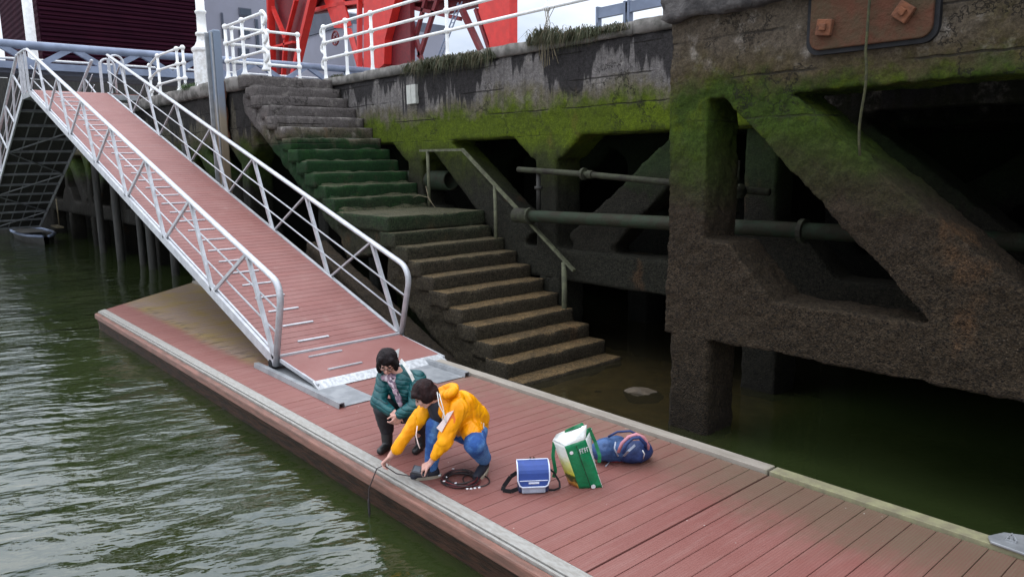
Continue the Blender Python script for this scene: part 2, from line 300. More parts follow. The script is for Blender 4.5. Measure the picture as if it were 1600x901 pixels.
# ------------------------------------------------------------------ mesh helpers
class MB:
    def __init__(s): s.v = []; s.f = []; s.mi = []; s.cur = 0
    def add(s, vs, fs):
        b = len(s.v); s.v += [tuple(v) for v in vs]; s.f += [tuple(b+i for i in f) for f in fs]; s.mi += [s.cur]*len(fs); return s
    def box(s, x0, x1, y0, y1, z0, z1):
        return s.add([(x, y, z) for x in (x0, x1) for y in (y0, y1) for z in (z0, z1)],
                     [(0, 1, 3, 2), (4, 6, 7, 5), (0, 4, 5, 1), (2, 3, 7, 6), (0, 2, 6, 4), (1, 5, 7, 3)])
    def bar(s, a, b, w, d=None, up=(0, 1, 0)):
        """rectangular bar from a to b; w across up, d along up"""
        a, b = Vector(a), Vector(b); d = d or w; t = (b-a).normalized(); u = Vector(up)
        u = (u - t*u.dot(t))
        if u.length < 1e-4: u = Vector((1, 0, 0)) - t*t.x
        u.normalize(); v = t.cross(u)
        vs = [p + v*(w/2*i) + u*(d/2*j) for p in (a, b) for i, j in ((-1, -1), (1, -1), (1, 1), (-1, 1))]
        return s.add(vs, [(3, 2, 1, 0), (4, 5, 6, 7), (0, 1, 5, 4), (1, 2, 6, 5), (2, 3, 7, 6), (3, 0, 4, 7)])
    def prism(s, poly, a0, a1, axis='y'):
        """polygon (list of 2-tuples) extruded along axis. y: poly is (x,z); z: poly is (x,y); x: poly is (y,z)"""
        f = {'y': lambda p, a: (p[0], a, p[1]), 'z': lambda p, a: (p[0], p[1], a), 'x': lambda p, a: (a, p[0], p[1])}[axis]
        n = len(poly)
        return s.add([f(p, a0) for p in poly]+[f(p, a1) for p in poly],
                     [tuple(range(n))[::-1], tuple(range(n, 2*n))]+[(i, (i+1) % n, n+(i+1) % n, n+i) for i in range(n)])
    def tube(s, pts, r, n=10, cap=True, closed=False):
        pts = [Vector(p) for p in pts]; N = len(pts); rs = r if isinstance(r, (list, tuple)) else [r]*N
        prev = None; vs = []
        for i, p in enumerate(pts):
            if closed: t = pts[(i+1) % N]-pts[i-1]
            else: t = pts[min(i+1, N-1)]-pts[max(i-1, 0)]
            t.normalize()
            if prev is None:
                u = t.orthogonal().normalized()
            else:
                u = prev - t*prev.dot(t); u.normalize()
            prev = u; v = t.cross(u)
            vs += [p+(u*cos(2*pi*k/n)+v*sin(2*pi*k/n))*rs[i] for k in range(n)]
        fs = [(i*n+k, i*n+(k+1) % n, ((i+1) % N)*n+(k+1) % n, ((i+1) % N)*n+k) for i in range(N if closed else N-1) for k in range(n)]
        if cap and not closed: fs += [tuple(range(n))[::-1], tuple(range((N-1)*n, N*n))]
        return s.add(vs, fs)
    def ball(s, c, r, n=10, m=6, rot=None):
        r = r if isinstance(r, (list, tuple)) else (r, r, r); vs = []; c = Vector(c)
        for i in range(m+1):
            a = pi*i/m
            for k in range(n):
                p = Vector((r[0]*sin(a)*cos(2*pi*k/n), r[1]*sin(a)*sin(2*pi*k/n), r[2]*cos(a)))
                vs.append(c+(rot @ p if rot else p))
        return s.add(vs, [(i*n+k, (i+1)*n+k, (i+1)*n+(k+1) % n, i*n+(k+1) % n) for i in range(m) for k in range(n)])
    def cap(s, a, ra, b, rb, n=12):
        """tapered capsule"""
        a, b = Vector(a), Vector(b); d = b-a; L_ = d.length
        if L_ < 1e-5: return s.ball(a, ra)
        t = d/L_; pts = []; rs = []
        for k in range(4):
            q = pi/2*(1-k/4); pts.append(a-t*ra*sin(q)); rs.append(max(ra*cos(q), ra*.02))
        pts.append(a); rs.append(ra); pts.append(b); rs.append(rb)
        for k in range(1, 5):
            q = pi/2*k/4; pts.append(b+t*rb*sin(q)); rs.append(max(rb*cos(q), rb*.02))
        return s.tube(pts, rs, n)
    def chain(s, pts, rs, n=12):
        for i in range(len(pts)-1): s.cap(pts[i], rs[i], pts[i+1], rs[i+1], n)
        return s
    def lathe(s, prof, cx, cy, n=8, ph=0.0):
        vs = [(cx+r*cos(2*pi*k/n+ph), cy+r*sin(2*pi*k/n+ph), z) for r, z in prof for k in range(n)]
        m = len(prof)
        return s.add(vs, [(i*n+k, i*n+(k+1) % n, (i+1)*n+(k+1) % n, (i+1)*n+k) for i in range(m-1) for k in range(n)]+[tuple(range(n))[::-1], tuple(range((m-1)*n, m*n))])
    def mesh(s, name, mats, smooth=False):
        me = bpy.data.meshes.new(name); me.from_pydata(s.v, [], s.f)
        mats = mats if isinstance(mats, (list, tuple)) else [mats]
        for m in mats: me.materials.append(MAT[m] if isinstance(m, str) else m)
        if len(mats) > 1: me.polygons.foreach_set('material_index', s.mi)
        if smooth: me.polygons.foreach_set('use_smooth', [True]*len(me.polygons))
        bm = bmesh.new(); bm.from_mesh(me); bmesh.ops.recalc_face_normals(bm, faces=bm.faces); bm.to_mesh(me); bm.free()
        me.update(); return me
    def obj(s, name, mats, parent=None, smooth=False, loc=None):
        return link(name, s.mesh(name, mats, smooth), parent, loc)
def link(name, me, parent=None, loc=None):
    o = bpy.data.objects.new(name, me); COL.objects.link(o)
    if parent is not None:
        o.parent = parent; o.matrix_parent_inverse = Matrix.Translation(-parent.location) if loc is None else Matrix()
    if loc is not None: o.location = loc
    return o
def tag(o, label=None, cat=None, group=None, kind=None):
    if label: o['label'] = label
    if cat: o['category'] = cat
    if group: o['group'] = group
    if kind: o['kind'] = kind
    return o
def thing(name, label, cat, loc=(0, 0, 0), group=None):
    o = bpy.data.objects.new(name, None); COL.objects.link(o); o.location = loc; o.empty_display_size = .2
    return tag(o, label, cat, group)
def copy_tree(o, parent=None):
    c = o.copy(); COL.objects.link(c)
    if parent is not None: c.parent = parent
    for ch in list(o.children): copy_tree(ch, c)
    return c
def bevel(o, w=.01, seg=2):
    m = o.modifiers.new('bevel', 'BEVEL'); m.width = w; m.segments = seg; m.limit_method = 'ANGLE'; m.angle_limit = radians(35); return o
def subsmooth(o): 
    o.data.polygons.foreach_set('use_smooth', [True]*len(o.data.polygons)); return o
TEX = {}
def rough(o, voxel=.04, amps=((.03, .35),), bake=True):
    """fuse overlapping solids and erode the surface with real displacement"""
    m = o.modifiers.new('fuse', 'REMESH'); m.mode = 'VOXEL'; m.voxel_size = voxel; m.use_smooth_shade = True
    for a, sc in amps:
        k = round(sc, 3)
        if k not in TEX:
            t = bpy.data.textures.new('erode_%g' % k, 'CLOUDS'); t.noise_scale = k; t.noise_depth = 4; TEX[k] = t
        d = o.modifiers.new('erode', 'DISPLACE'); d.texture = TEX[k]; d.texture_coords = 'GLOBAL'; d.strength = a; d.mid_level = .5
    return o
def freeze(o):
    """turn one object's modifiers into plain mesh (evaluated alone in a scratch scene)"""
    sc = bpy.data.scenes.new('scratch'); sc.collection.objects.link(o); 
    with bpy.context.temp_override(scene=sc, view_layer=sc.view_layers[0]):
        dg = bpy.context.evaluated_depsgraph_get(); dg.update()
        me = bpy.data.meshes.new_from_object(o.evaluated_get(dg)); me.name = o.name
    old = o.data; o.modifiers.clear(); o.data = me; bpy.data.scenes.remove(sc); bpy.data.meshes.remove(old)
    return o
def roughbox(x0, x1, y0, y1, z0, z1, seg=.08, amp=.015, rnd=.03, seed=0., sc=3.0):
    """box as a welded grid whose faces and arrises wander"""
    bm = bmesh.new(); D = (x1-x0, y1-y0, z1-z0); n = [max(2, int(round(d/seg))) for d in D]; V = {}
    def vert(i, j, k):
        key = (i, j, k)
        if key not in V:
            p = Vector((x0+D[0]*i/n[0], y0+D[1]*j/n[1], z0+D[2]*k/n[2]))
            # round the edges
            q = Vector([min(max(p[a], (x0, y0, z0)[a]+rnd), (x1, y1, z1)[a]-rnd) for a in range(3)])
            d = p-q
            if d.length > 1e-6 and sum(abs(c) > 1e-6 for c in d) > 1: p = q+d.normalized()*rnd
            s_ = Vector((p.x*sc+seed, p.y*sc, p.z*sc))
            p = p+noise.noise_vector(s_)*amp+noise.noise_vector(s_*3.1)*amp*.45
            chip = noise.noise(s_*1.3+Vector((9, 3, seed)))
            if sum(abs(c) > 1e-6 for c in d) > 1 and chip > .15: p -= d*min(1.2, (chip-.15)*5)
            V[key] = bm.verts.new(p)
        return V[key]
    for ax in range(3):
        a, b = [q for q in range(3) if q != ax]
        for e in (0, n[ax]):
            for i in range(n[a]):
                for j in range(n[b]):
                    idx = []
                    for di, dj in ((0, 0), (1, 0), (1, 1), (0, 1)):
                        c = [0, 0, 0]; c[ax] = e; c[a] = i+di; c[b] = j+dj; idx.append(vert(*c))
                    bm.faces.new(idx)
    bmesh.ops.recalc_face_normals(bm, faces=bm.faces); return bm
def bmobj(bm, name, mat, parent=None, smooth=True):
    me = bpy.data.meshes.new(name); bm.to_mesh(me); bm.free(); me.materials.append(MAT[mat] if isinstance(mat, str) else mat)
    if smooth: me.polygons.foreach_set('use_smooth', [True]*len(me.polygons))
    return link(name, me, parent)
def arc(c, r, a0, a1, n, f):
    return [f(c[0]+r*cos(a0+(a1-a0)*i/n), c[1]+r*sin(a0+(a1-a0)*i/n)) for i in range(n+1)]
# fine wrapper: place children in world coordinates under an Empty
def part(mb, name, mat, t, smooth=False, label=None):
    o = mb.obj(name, mat, t, smooth)
    if label: o['label'] = label
    return o
WZ = -.345

# ------------------------------------------------------------------ ground, water
wv = MB(); wv.add([(-400, -300, WZ), (60, -300, WZ), (60, 200, WZ), (-400, 200, WZ)], [(0, 1, 2, 3)])
tag(wv.obj('river_water', 'water'), 'murky green rippled river around the pontoon', None, kind='structure')
b_ = MB(); b_.add([(-400, -300, -2.6), (60, -300, -2.6), (60, 200, -2.6), (-400, 200, -2.6)], [(0, 1, 2, 3)])
tag(b_.obj('riverbed', 'bed'), 'muddy riverbed under the water', None, kind='structure')
sh_ = bmobj(roughbox(-8.6, -4.6, 6.9, 9.6, -1.6, -.44, .12, .04, .05, 2), 'silt_bank', 'silt')
tag(sh_, 'submerged brown silt bank below the foot of the stairs', None, kind='structure')

# quay ground behind the walls: slab with pavement
q = MB(); q.box(-60, -16.75, 7.3, 40, 3.9, 4.70); q.box(-16.76, 8, 9.2, 40, 3.9, 4.70); q.box(-5.2, 8, 7.4, 9.3, 3.9, 4.68)
tag(q.obj('quay_pavement', 'gravel'), 'paved top of the quay behind the coping', None, kind='structure')
q = MB(); q.box(-60, 8, 15, 15.4, -2.6, 3.9); q.box(8, 8.4, 6, 15.4, -2.6, 4.7)  # second box is an unseen end wall, added to keep sky light out
o = q.obj('undercroft_wall', 'inner'); tag(o, 'dark retaining wall behind the space under the quay, plus added end wall blocking the sky', 'wall')

# ------------------------------------------------------------------ quay frames
def frame_mb(Y0, th, xs, tops, ztop, zb=.78, haunch=True, low=3.17, ends=None):
    """pillars at xs; tops: set of pillars from whose heads the braces start"""
    m = MB(); y1 = Y0+th
    x_a = xs[0]-.26 if ends is None else ends[0]; x_b = xs[-1]+.3 if ends is None else ends[1]
    m.box(x_a, x_b, Y0, y1, low, ztop)
    m.box(x_a, x_b, Y0+.003, y1-.003, zb, zb+.53)
    for x in xs:
        m.box(x-.25, x+.25, Y0+.004, y1-.004, zb+.1, low+.1)
        if haunch:
            m.prism([(x-.85, low+.02), (x-.36, low-.36), (x+.36, low-.36), (x+.85, low+.02)], Y0+.002, y1-.002)
        if x in tops:
            for sgn in (-1, 1):
                far = x+sgn*3.9
                if far < x_a or far > x_b: continue
                P_ = [(x+sgn*.85, low+.26), (x+sgn*.38, low+.05), (x+sgn*2.68, zb+.5), (x+sgn*3.2, zb+.42), (x+sgn*3.55, zb+.75), (x+sgn*3.1, zb+1.06)]
                m.prism(P_, Y0+.006, y1-.006)
        for sgn in (-1, 1):
            if x_a < x+sgn*1.0 < x_b and x in tops:
                m.prism([(x+sgn*.2, zb+1.12), (x+sgn*.55, zb+1.1), (x+sgn*1.12, zb+.5), (x+sgn*.2, zb+.4)], Y0+.005, y1-.005)
    return m
def quay_frame(label, Y0, th, xs, tops, ztop, mat, voxel, amps, **k):
    t = thing('quay_wall', label, 'quay wall', (xs[0], Y0, 0))
    o = part(frame_mb(Y0, th, xs, tops, ztop, **k), 'beam_frame', mat, t); rough(o, voxel, amps)
    for x in xs:
        if x > 3: continue
        p = MB(); p.prism([(x-.16, Y0+.0), (x+.33, Y0+.0), (x+.35, Y0+.03), (x+.35, Y0+.55), (x-.16, Y0+.55), (x-.19, Y0+.5), (x-.19, Y0+.04)], -2.6, .84, 'z')
        rough(part(p, 'pile', mat, t), max(voxel, .04), ((.06, .22), (.025, .07)))
    return t
near = quay_frame('massive barnacled concrete frame with diagonal brace at the right of the stairs', 7.0, .62, [-5.06, -1.2, 2.7], {-5.06, 2.7}, 4.30, 'frame', .024, ((.07, .5), (.04, .16), (.022, .04)), haunch=False, low=3.41, ends=(-5.31, 7.9))
# coping of the near frame
for i, (xa, xb) in enumerate([(-5.36, -3.62), (-3.6, -1.2), (-1.18, 1.3), (1.32, 4.5)]):
    bmobj(roughbox(xa, xb, 6.84, 8.2, 4.26+.02*i, 4.74, .07, .05, .05, i*3.), 'coping_stone', 'coping_dark', near)
# plaster blocks of masonry seen between coping and frame
# rusty plate with square washers
def rrect(x0, x1, z0, z1, r, n=5):
    P_ = []
    for cx, cz, a in ((x1-r, z1-r, 0), (x0+r, z1-r, pi/2), (x0+r, z0+r, pi), (x1-r, z0+r, 3*pi/2)):
        P_ += [(cx+r*cos(a+pi/2*i/n), cz+r*sin(a+pi/2*i/n)) for i in range(n+1)]
    return P_
pl = MB(); pl.prism(rrect(-3.66, -2.585, 3.76, 4.75, .1), 6.915, 7.1); pl_o = part(pl, 'steel_plate', 'rustplate', near); bevel(pl_o, .012)
gp = MB(); gp.prism(rrect(-3.70, -2.545, 3.72, 4.8, .12), 6.945, 7.1); part(gp, 'plate_joint', 'black', near)
for (x, z, a) in ((-3.5, 3.95, .12), (-2.81, 3.985, .62)):
    bt = MB(); R_ = Matrix.Rotation(a, 3, 'Y')
    for s_, y0, y1 in ((.072, -.055, 0), (.03, -.085, -.05)):
        vs = [R_ @ Vector((i*s_, y, k*s_)) + Vector((x, 6.915, z)) for y in (y0, y1) for i, k in ((-1, -1), (1, -1), (1, 1), (-1, 1))]
        bt.add(vs, [(3, 2, 1, 0), (4, 5, 6, 7), (0, 1, 5, 4), (1, 2, 6, 5), (2, 3, 7, 6), (3, 0, 4, 7)])
    bo = bt.obj('bolt', 'rust'); bo.parent = pl_o; bevel(bo, .008)

# hanging rope
rp = MB(); rp.tube([(-3.09+.006*sin(i*.7), 6.86-.0*i, 4.9-i*.152) for i in range(8)]+[(-3.10+.02*sin(i*.9)-.004*i, 6.86+.012*i, 3.7-i*.13) for i in range(8)], .012, 7)
tag(rp.obj('rope', 'rope', smooth=True), 'thin weedy rope hanging from the rusty plate over the dark opening', 'rope')

# upper quay wall = second frame, set back behind the stairs
upper = quay_frame('long stained quay wall with green algae band above trapezoid openings', 8.85, .6, [-17.2, -13.2, -9.27], {-13.2}, 4.56, 'wall', .04, ((.04, .6), (.02, .12), (.012, .04)), haunch=True, low=3.17, ends=(-17.0, -5.2))
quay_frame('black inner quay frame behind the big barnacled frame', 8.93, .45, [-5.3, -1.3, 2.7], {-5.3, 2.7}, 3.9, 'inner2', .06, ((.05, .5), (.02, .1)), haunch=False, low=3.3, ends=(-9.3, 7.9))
x = -16.9; i = 0
while x < -5.4:
    L_ = min(random.uniform(1.7, 2.3), -5.33-x)
    bmobj(roughbox(x, x+L_-.012, 8.79, 9.45, 4.565, 4.76, .08, .012, .02, i*2.3), 'coping_stone', 'coping', upper)['label'] = 'grey coping stone'
    x += L_; i += 1
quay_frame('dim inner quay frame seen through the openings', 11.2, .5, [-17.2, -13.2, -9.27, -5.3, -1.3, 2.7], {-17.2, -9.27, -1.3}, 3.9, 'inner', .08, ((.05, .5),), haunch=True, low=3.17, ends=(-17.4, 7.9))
# left quay below the gangway
left = quay_frame('old dark quay wall on braced piles behind the gangway', 6.95, .6, [-41.2, -37.2, -33.2, -29.2, -25.2, -21.2, -17.45], {-37.2, -29.2, -21.2}, 4.45, 'leftq', .07, ((.07, .6), (.03, .15)), haunch=True, low=3.2, ends=(-45, -16.78))
for i in range(12):
    xa = -42+i*2.1
    bmobj(roughbox(xa, xa+2.08 if i < 11 else -16.8, 6.85, 7.5, 4.44, 4.76, .1, .02, .03, i*1.7), 'coping_stone', 'coping', left)
# tarred timber piles in front of the left quay
for i, (x, y, r_) in enumerate([(-24.2, 6.6, .13), (-25.6, 6.7, .11), (-27.4, 6.5, .14), (-28.6, 6.8, .11), (-30.2, 6.6, .13), (-22.4, 6.7, .12), (-20.3, 6.6, .12)]):
    p = MB(); p.lathe([(r_, -2.6), (r_*.96, 0), (r_*.93, 2.2), (r_*.9, 3.3)], x, y, 9)
    tag(p.obj('timber_pile', 'dark', smooth=True), ['dark timber pile, third from the right, in the water under the gangway','dark timber pile right of the thick one, under the gangway','thickest dark timber pile under the upper gangway','thin dark timber pile left of the thickest one','leftmost dark timber pile, below the head of the gangway','dark timber pile, second from the right, partly behind the gangway beam','rightmost dark timber pile, nearest the stairs'][i], 'pile', 'dark timber piles along the old quay')

# ------------------------------------------------------------------ staircase
st = thing('staircase', 'worn concrete staircase descending along the quay into the water', 'staircase', (-12, 7.8, 0))
NY0, NY1 = 6.75, 8.84
steps = []
for i in range(12): steps.append((-16.48+i*.337, 4.70-i*.2345))
steps.append((-10.9, 1.875))
for i in range(10): steps.append((-10.7+i*.352, 1.61-i*.2115))
steps.append((-7.15, -.47))
for i, (x, z) in enumerate(steps):
    back = 1.95 if i == 12 else .5
    y0 = NY0+random.uniform(-.02, .03); y1 = NY1+random.uniform(-.0, .01)
    if 12 < i: y1 += min(.0, 0)
    x0 = x-back if i != 12 else -12.75
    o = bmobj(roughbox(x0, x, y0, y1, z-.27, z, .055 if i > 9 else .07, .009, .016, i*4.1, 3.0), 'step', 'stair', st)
# solid waist under the flights
sw = MB()
sw.prism([(-16.9, 4.3), (-16.45, 4.4), (-12.5, 1.75), (-12.8, 1.35), (-17.0, 3.95)], NY0+.07, NY1-.03)
sw.prism([(-12.9, 1.72), (-10.95, 1.72), (-10.9, 1.3), (-12.5, 1.0)], NY0+.05, NY1-.03)
sw.prism([(-11.0, 1.62), (-10.8, 1.4), (-7.4, -.62), (-7.5, -1.3), (-8.6, -.75), (-11.2, .75)], NY0+.06, NY1-.03)
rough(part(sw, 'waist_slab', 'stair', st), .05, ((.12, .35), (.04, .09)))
# leaning beam beside the lower flight
lb = MB(); lb.bar((-13.1, 6.45, 1.1), (-8.9, 6.5, -.55), .5, .42); lbo = lb.obj('fallen_beam', 'frame'); rough(lbo, .04, ((.06, .3), (.02, .08)))
tag(lbo, 'sloping silted concrete beam in the gap left of the lower stairs', 'beam')
cl = MB()
for x in (-14.6, -12.6, -10.6): cl.box(x-.2, x+.2, 7.4, 7.8, -2.6, {-14.6: 2.7, -12.6: 1.3, -10.6: .7}[x])
rough(part(cl, 'support_pillar', 'inner', st), .06, ((.05, .3),))

# handrail on the stair
hr = thing('stair_handrail', 'old green steel handrail beside the lower stair flight', 'handrail', (-12.5, 8.7, 1.88))
YH = 8.7
part(MB().bar((-12.75, YH, 3.0), (-11.36, YH, 2.99), .045, .055), 'top_rail', 'railm', hr)
part(MB().bar((-11.37, YH, 3.0), (-8.45, YH, 1.0), .045, .06), 'sloping_rail', 'railm', hr)
for x, z0, z1 in ((-12.5, 1.85, 2.98), (-10.43, 1.2, 2.33), (-8.68, .05, 1.12)):
    part(MB().tube([(x, YH, z0), (x+.01, YH, (z0+z1)/2), (x, YH, z1)], .034 if x < -9 else .045, 8), 'post', 'railm', hr, True)
wr = MB(); wr.tube([(-12.9+.0, 8.5, 1.9), (-12.85, 8.5, 2.05), (-12.6, 8.52, 2.12), (-12.3, 8.55, 2.08), (-12.2, 8.55, 2.0)], .008, 6)
wr.tube([(-12.45, 8.6, 2.3), (-12.3, 8.55, 2.05), (-12.0, 8.5, 1.89)], .008, 6)
tag(wr.obj('loose_wire', 'straw', smooth=True), 'bent loose wire at the foot of the handrail on the landing', 'wire')

# pipes
def flange(m, x, y, z, r, w_=.05): m.tube([(x-w_, y, z), (x+w_, y, z)], r, 14)
p = MB(); p.tube([(-9.73, 8.65, 2.63), (-8.19, 8.65, 2.56), (-5.0, 8.65, 2.35)], .048, 12)
t1 = tag(p.obj('water_pipe', 'pipe', smooth=True), 'thin mossy pipe with a flange crossing below the quay wall', 'pipe')
f_ = MB(); flange(f_, -8.19, 8.65, 2.56, .095, .025); f_.tube([(-8.1, 8.65, 2.555), (-8.0, 8.65, 2.55)], .065, 12); f_.obj('flange', 'pipe', t1)
f_ = MB(); f_.tube([(-9.28, 8.70, 1.95), (-9.28, 8.70, 2.6)], .04, 10); f_.tube([(-9.28, 8.70, 2.3), (-9.28, 8.70, 2.35)], .07, 10); f_.obj('riser_pipe', 'dark', t1, True)
p = MB(); p.tube([(-9.55, 8.6, 1.85), (-6.5, 8.6, 1.885), (-1.5, 8.6, 1.93)], .10, 16)
t2 = tag(p.obj('drain_pipe', 'pipe2', smooth=True), 'thick green pipe running level behind the stair handrail', 'pipe')
f_ = MB(); flange(f_, -9.38, 8.6, 1.852, .145, .025); f_.obj('flange', 'pipe', t2)
f_ = MB(); flange(f_, -4.5, 8.6, 1.9, .15, .03); f_.obj('flange', 'pipe', t2)
f_ = MB(); f_.tube([(-9.75, 8.6, 1.85), (-9.42, 8.6, 1.85)], .13, 14); f_.obj('pipe_collar', 'pipe', t2, True)
p = MB(); n_ = 18
vs = []
for x in (-14.4, -12.25):
    for r_ in (.20, .165): vs += [(x, 9.08+r_*cos(2*pi*k/n_), 2.40+r_*sin(2*pi*k/n_)) for k in range(n_)]
fs = []
for k in range(n_):
    k2 = (k+1) % n_
    fs += [(k, k2, 2*n_+k2, 2*n_+k), (n_+k, 3*n_+k, 3*n_+k2, n_+k2), (2*n_+k, 2*n_+k2, 3*n_+k2, 3*n_+k)]
p.add(vs, fs)
tag(p.obj('outfall_pipe', 'pipe2', smooth=True), 'wide open-ended outfall pipe beside the stairs under the quay wall', 'pipe')
p = MB(); p.tube([(-5.33, 8.4, 2.37), (-5.22, 8.38, 2.37)], .09, 12); p.tube([(-5.36, 8.45, 2.1), (-5.36, 8.45, 2.75)], .05, 8)
tag(p.obj('valve', 'pipe', smooth=True), 'round valve fitting in the shade behind the near column', 'valve')

# twin white plates on the wall
t = thing('wall_plate', 'pair of small weathered white plates fixed on the quay wall', 'plate', (-13.15, 8.8, 4.1))
for xa in (-13.30, -13.13): bevel(part(MB().box(xa, xa+.155, 8.775, 8.86, 3.94, 4.32), 'panel', 'signwhite', t), .01)
part(MB().box(-11.55, -11.35, 8.83, 8.9, 3.2, 4.4), 'dummy', 'dark', t) if False else None

# submerged rocks
for i, (x, y, z, s_) in enumerate([(-6.24, 7.75, -.40, .20), (-6.95, 7.6, -.56, .22), (-6.2, 8.6, -.58, .25), (-5.75, 7.9, -.6, .2), (-6.7, 8.3, -.6, .2)]):
    bm = bmesh.new(); bmesh.ops.create_icosphere(bm, subdivisions=3, radius=s_)
    for v in bm.verts:
        v.co *= 1+.75*noise.noise(v.co*5+Vector((i*7, 0, 0))); v.co.x *= 1.35; v.co.z *= .5; v.co += Vector((x, y, z))
    tag(bmobj(bm, 'rock', 'rock', smooth=False), ['brown rock just breaking the water at the stair foot', 'flat sunken rock left of the rock that breaks the surface', 'sunken rock against the dark water under the quay', 'small sunken rock near the round pile', 'sunken rock behind the rock that breaks the surface'][i], 'rock')

# ------------------------------------------------------------------ pontoon
pon = thing('pontoon', 'long floating pontoon with red-brown boards and pale edge strips', 'pontoon', (-9, 4.6, 0))
XE = 1.2
def xfar(y): return -16.04-(y-3.3)*.9245
hull = MB(); hull.prism([(xfar(3.36), 3.36), (XE, 3.36), (XE, 5.9), (xfar(5.9), 5.9)], -.75, -.034, 'z'); part(hull, 'float', 'dark', pon)
pitch = .1745; k = 0; PL = None
x = -3.27
xs_pl = []
while x < XE: xs_pl.append(x); x += pitch
x = -3.27-pitch
while x > -18.6: xs_pl.append(x); x -= pitch
for x in sorted(xs_pl):
    gap = .020 if abs(x+3.27) < .01 else .0055
    if x < -15.9:
        xa, xb = x+gap, x+pitch
        poly = [(max(xa, xfar(y)), y) for y in ()]
        # clip the board against the skewed far end
        P0 = [(xa, 3.475), (xb, 3.475), (xb, 5.835), (xa, 5.835)]; P_ = []
        for i in range(4):
            a, b = P0[i], P0[(i+1) % 4]; da, db = a[0]-xfar(a[1]), b[0]-xfar(b[1])
            if da >= 0: P_.append(a)
            if da*db < 0: t_ = da/(da-db); P_.append((a[0]+(b[0]-a[0])*t_, a[1]+(b[1]-a[1])*t_))
        if len(P_) >= 3: part(MB().prism(P_, -.034, 0, 'z'), 'deck_board', 'deck', pon)
        continue
    if gap > .01: me = MB().box(gap, pitch, 3.475, 5.835, -.034, 0).mesh('deck_board', 'deck')
    else:
        if PL is None:
            bm = bmesh.new(); bm.from_mesh(MB().box(gap, pitch, 3.475, 5.835, -.034, 0).mesh('tmp', 'deck'))
            bmesh.ops.bevel(bm, geom=[e for e in bm.edges if abs(e.verts[0].co.y-e.verts[1].co.y) > 1 and e.verts[0].co.z > -.01], offset=.003, segments=1, affect='EDGES')
            PL = bpy.data.meshes.new('deck_board'); bm.to_mesh(PL); bm.free(); PL.materials.append(MAT['deck'])
        me = PL
    o = bpy.data.objects.new('deck_board', me); COL.objects.link(o); o.parent = pon
    o.location = Vector((x, 0, random.uniform(-.0012, .0012)))-pon.location
def strip(y0, y1, z0, z1, name, mat, xa=None, xb=XE, bv=.004, label=None):
    a0, a1 = (xfar(y0), xfar(y1)) if xa is None else (xa, xa)
    o = part(MB().prism([(a0, y0), (xb, y0), (xb, y1), (a1, y1)], z0, z1, 'z'), name, mat, pon)
    if bv: bevel(o, bv)
    if label: o['label'] = label
    return o
strip(3.335, 3.445, -.034, .014, 'edge_strip', 'strip', label='pale metal edge strip')
strip(3.452, 3.468, -.034, .006, 'edge_lip', 'strip')
strip(3.298, 3.322, -.034, .008, 'edge_lip', 'strip')
strip(3.215, 3.296, -.115, -.012, 'fender_rail', 'fender', bv=.018, label='red-brown timber fender rail')
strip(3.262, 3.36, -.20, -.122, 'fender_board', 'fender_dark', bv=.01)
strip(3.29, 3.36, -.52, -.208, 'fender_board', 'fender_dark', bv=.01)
strip(5.85, 5.99, -.034, .035, 'back_strip', 'backstrip', xb=-3.285)
strip(5.85, 5.99, -.034, .032, 'back_strip', 'backstrip', xa=-3.262)
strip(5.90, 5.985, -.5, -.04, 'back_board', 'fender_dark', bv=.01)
e_ = MB(); e_.prism([(xfar(3.3)-.05, 3.3), (xfar(3.3)+.01, 3.3), (xfar(5.95)+.01, 5.95), (xfar(5.95)-.05, 5.95)], -.45, -.01, 'z'); part(e_, 'end_board', 'fender', pon)
# landing plates and guide channels under the gangway foot
def channel(x0, x1, y):
    c_ = MB(); P_ = [(-.045, .002), (-.032, .065), (.032, .065), (.045, .002), (.036, .002), (.026, .055), (-.026, .055), (-.036, .002)]
    c_.prism([(y+a, b) for a, b in P_], x0, x1, 'x'); o = part(c_, 'guide_channel', 'alu_dull', pon)
    d_ = MB(); d_.prism([(y-.025, .003), (y-.02, .053), (y+.02, .053), (y+.025, .003)], x0+.03, x1-.006, 'x'); part(d_, 'channel_shadow', 'black', pon) if False else None
channel(-9.98, -7.55, 3.945); channel(-9.98, -7.55, 5.77)
for y0, y1 in ((3.995, 4.42), (5.3, 5.72)): bevel(part(MB().box(-9.9, -7.57, y0, y1, .004, .012), 'landing_plate', 'alu_dull', pon), .003)
cp = MB(); cp.prism([(-1.56, 5.92), (-1.52, 5.84), (-1.05, 5.80), (-.9, 5.84), (-.9, 6.12), (-1.35, 6.14), (-1.5, 6.06)], .038, .058, 'z')
cpo = part(cp, 'connector_plate', 'alu_dull', pon); bevel(cpo, .006)
for x in (-1.42, -1.2):
    b2 = MB(); b2.tube([(x, 5.95, .058), (x, 5.95, .10)], .012, 8); b2.prism([(x-.035, 5.93), (x+.035, 5.93), (x+.03, 5.97), (x-.03, 5.97)], .058, .07, 'z'); b2.tube([(x-.03, 5.95, .07), (x, 5.95, .115), (x+.03, 5.95, .07)], .008, 6)
    b_o = b2.obj('bolt', 'alu_dull'); b_o.parent = cpo

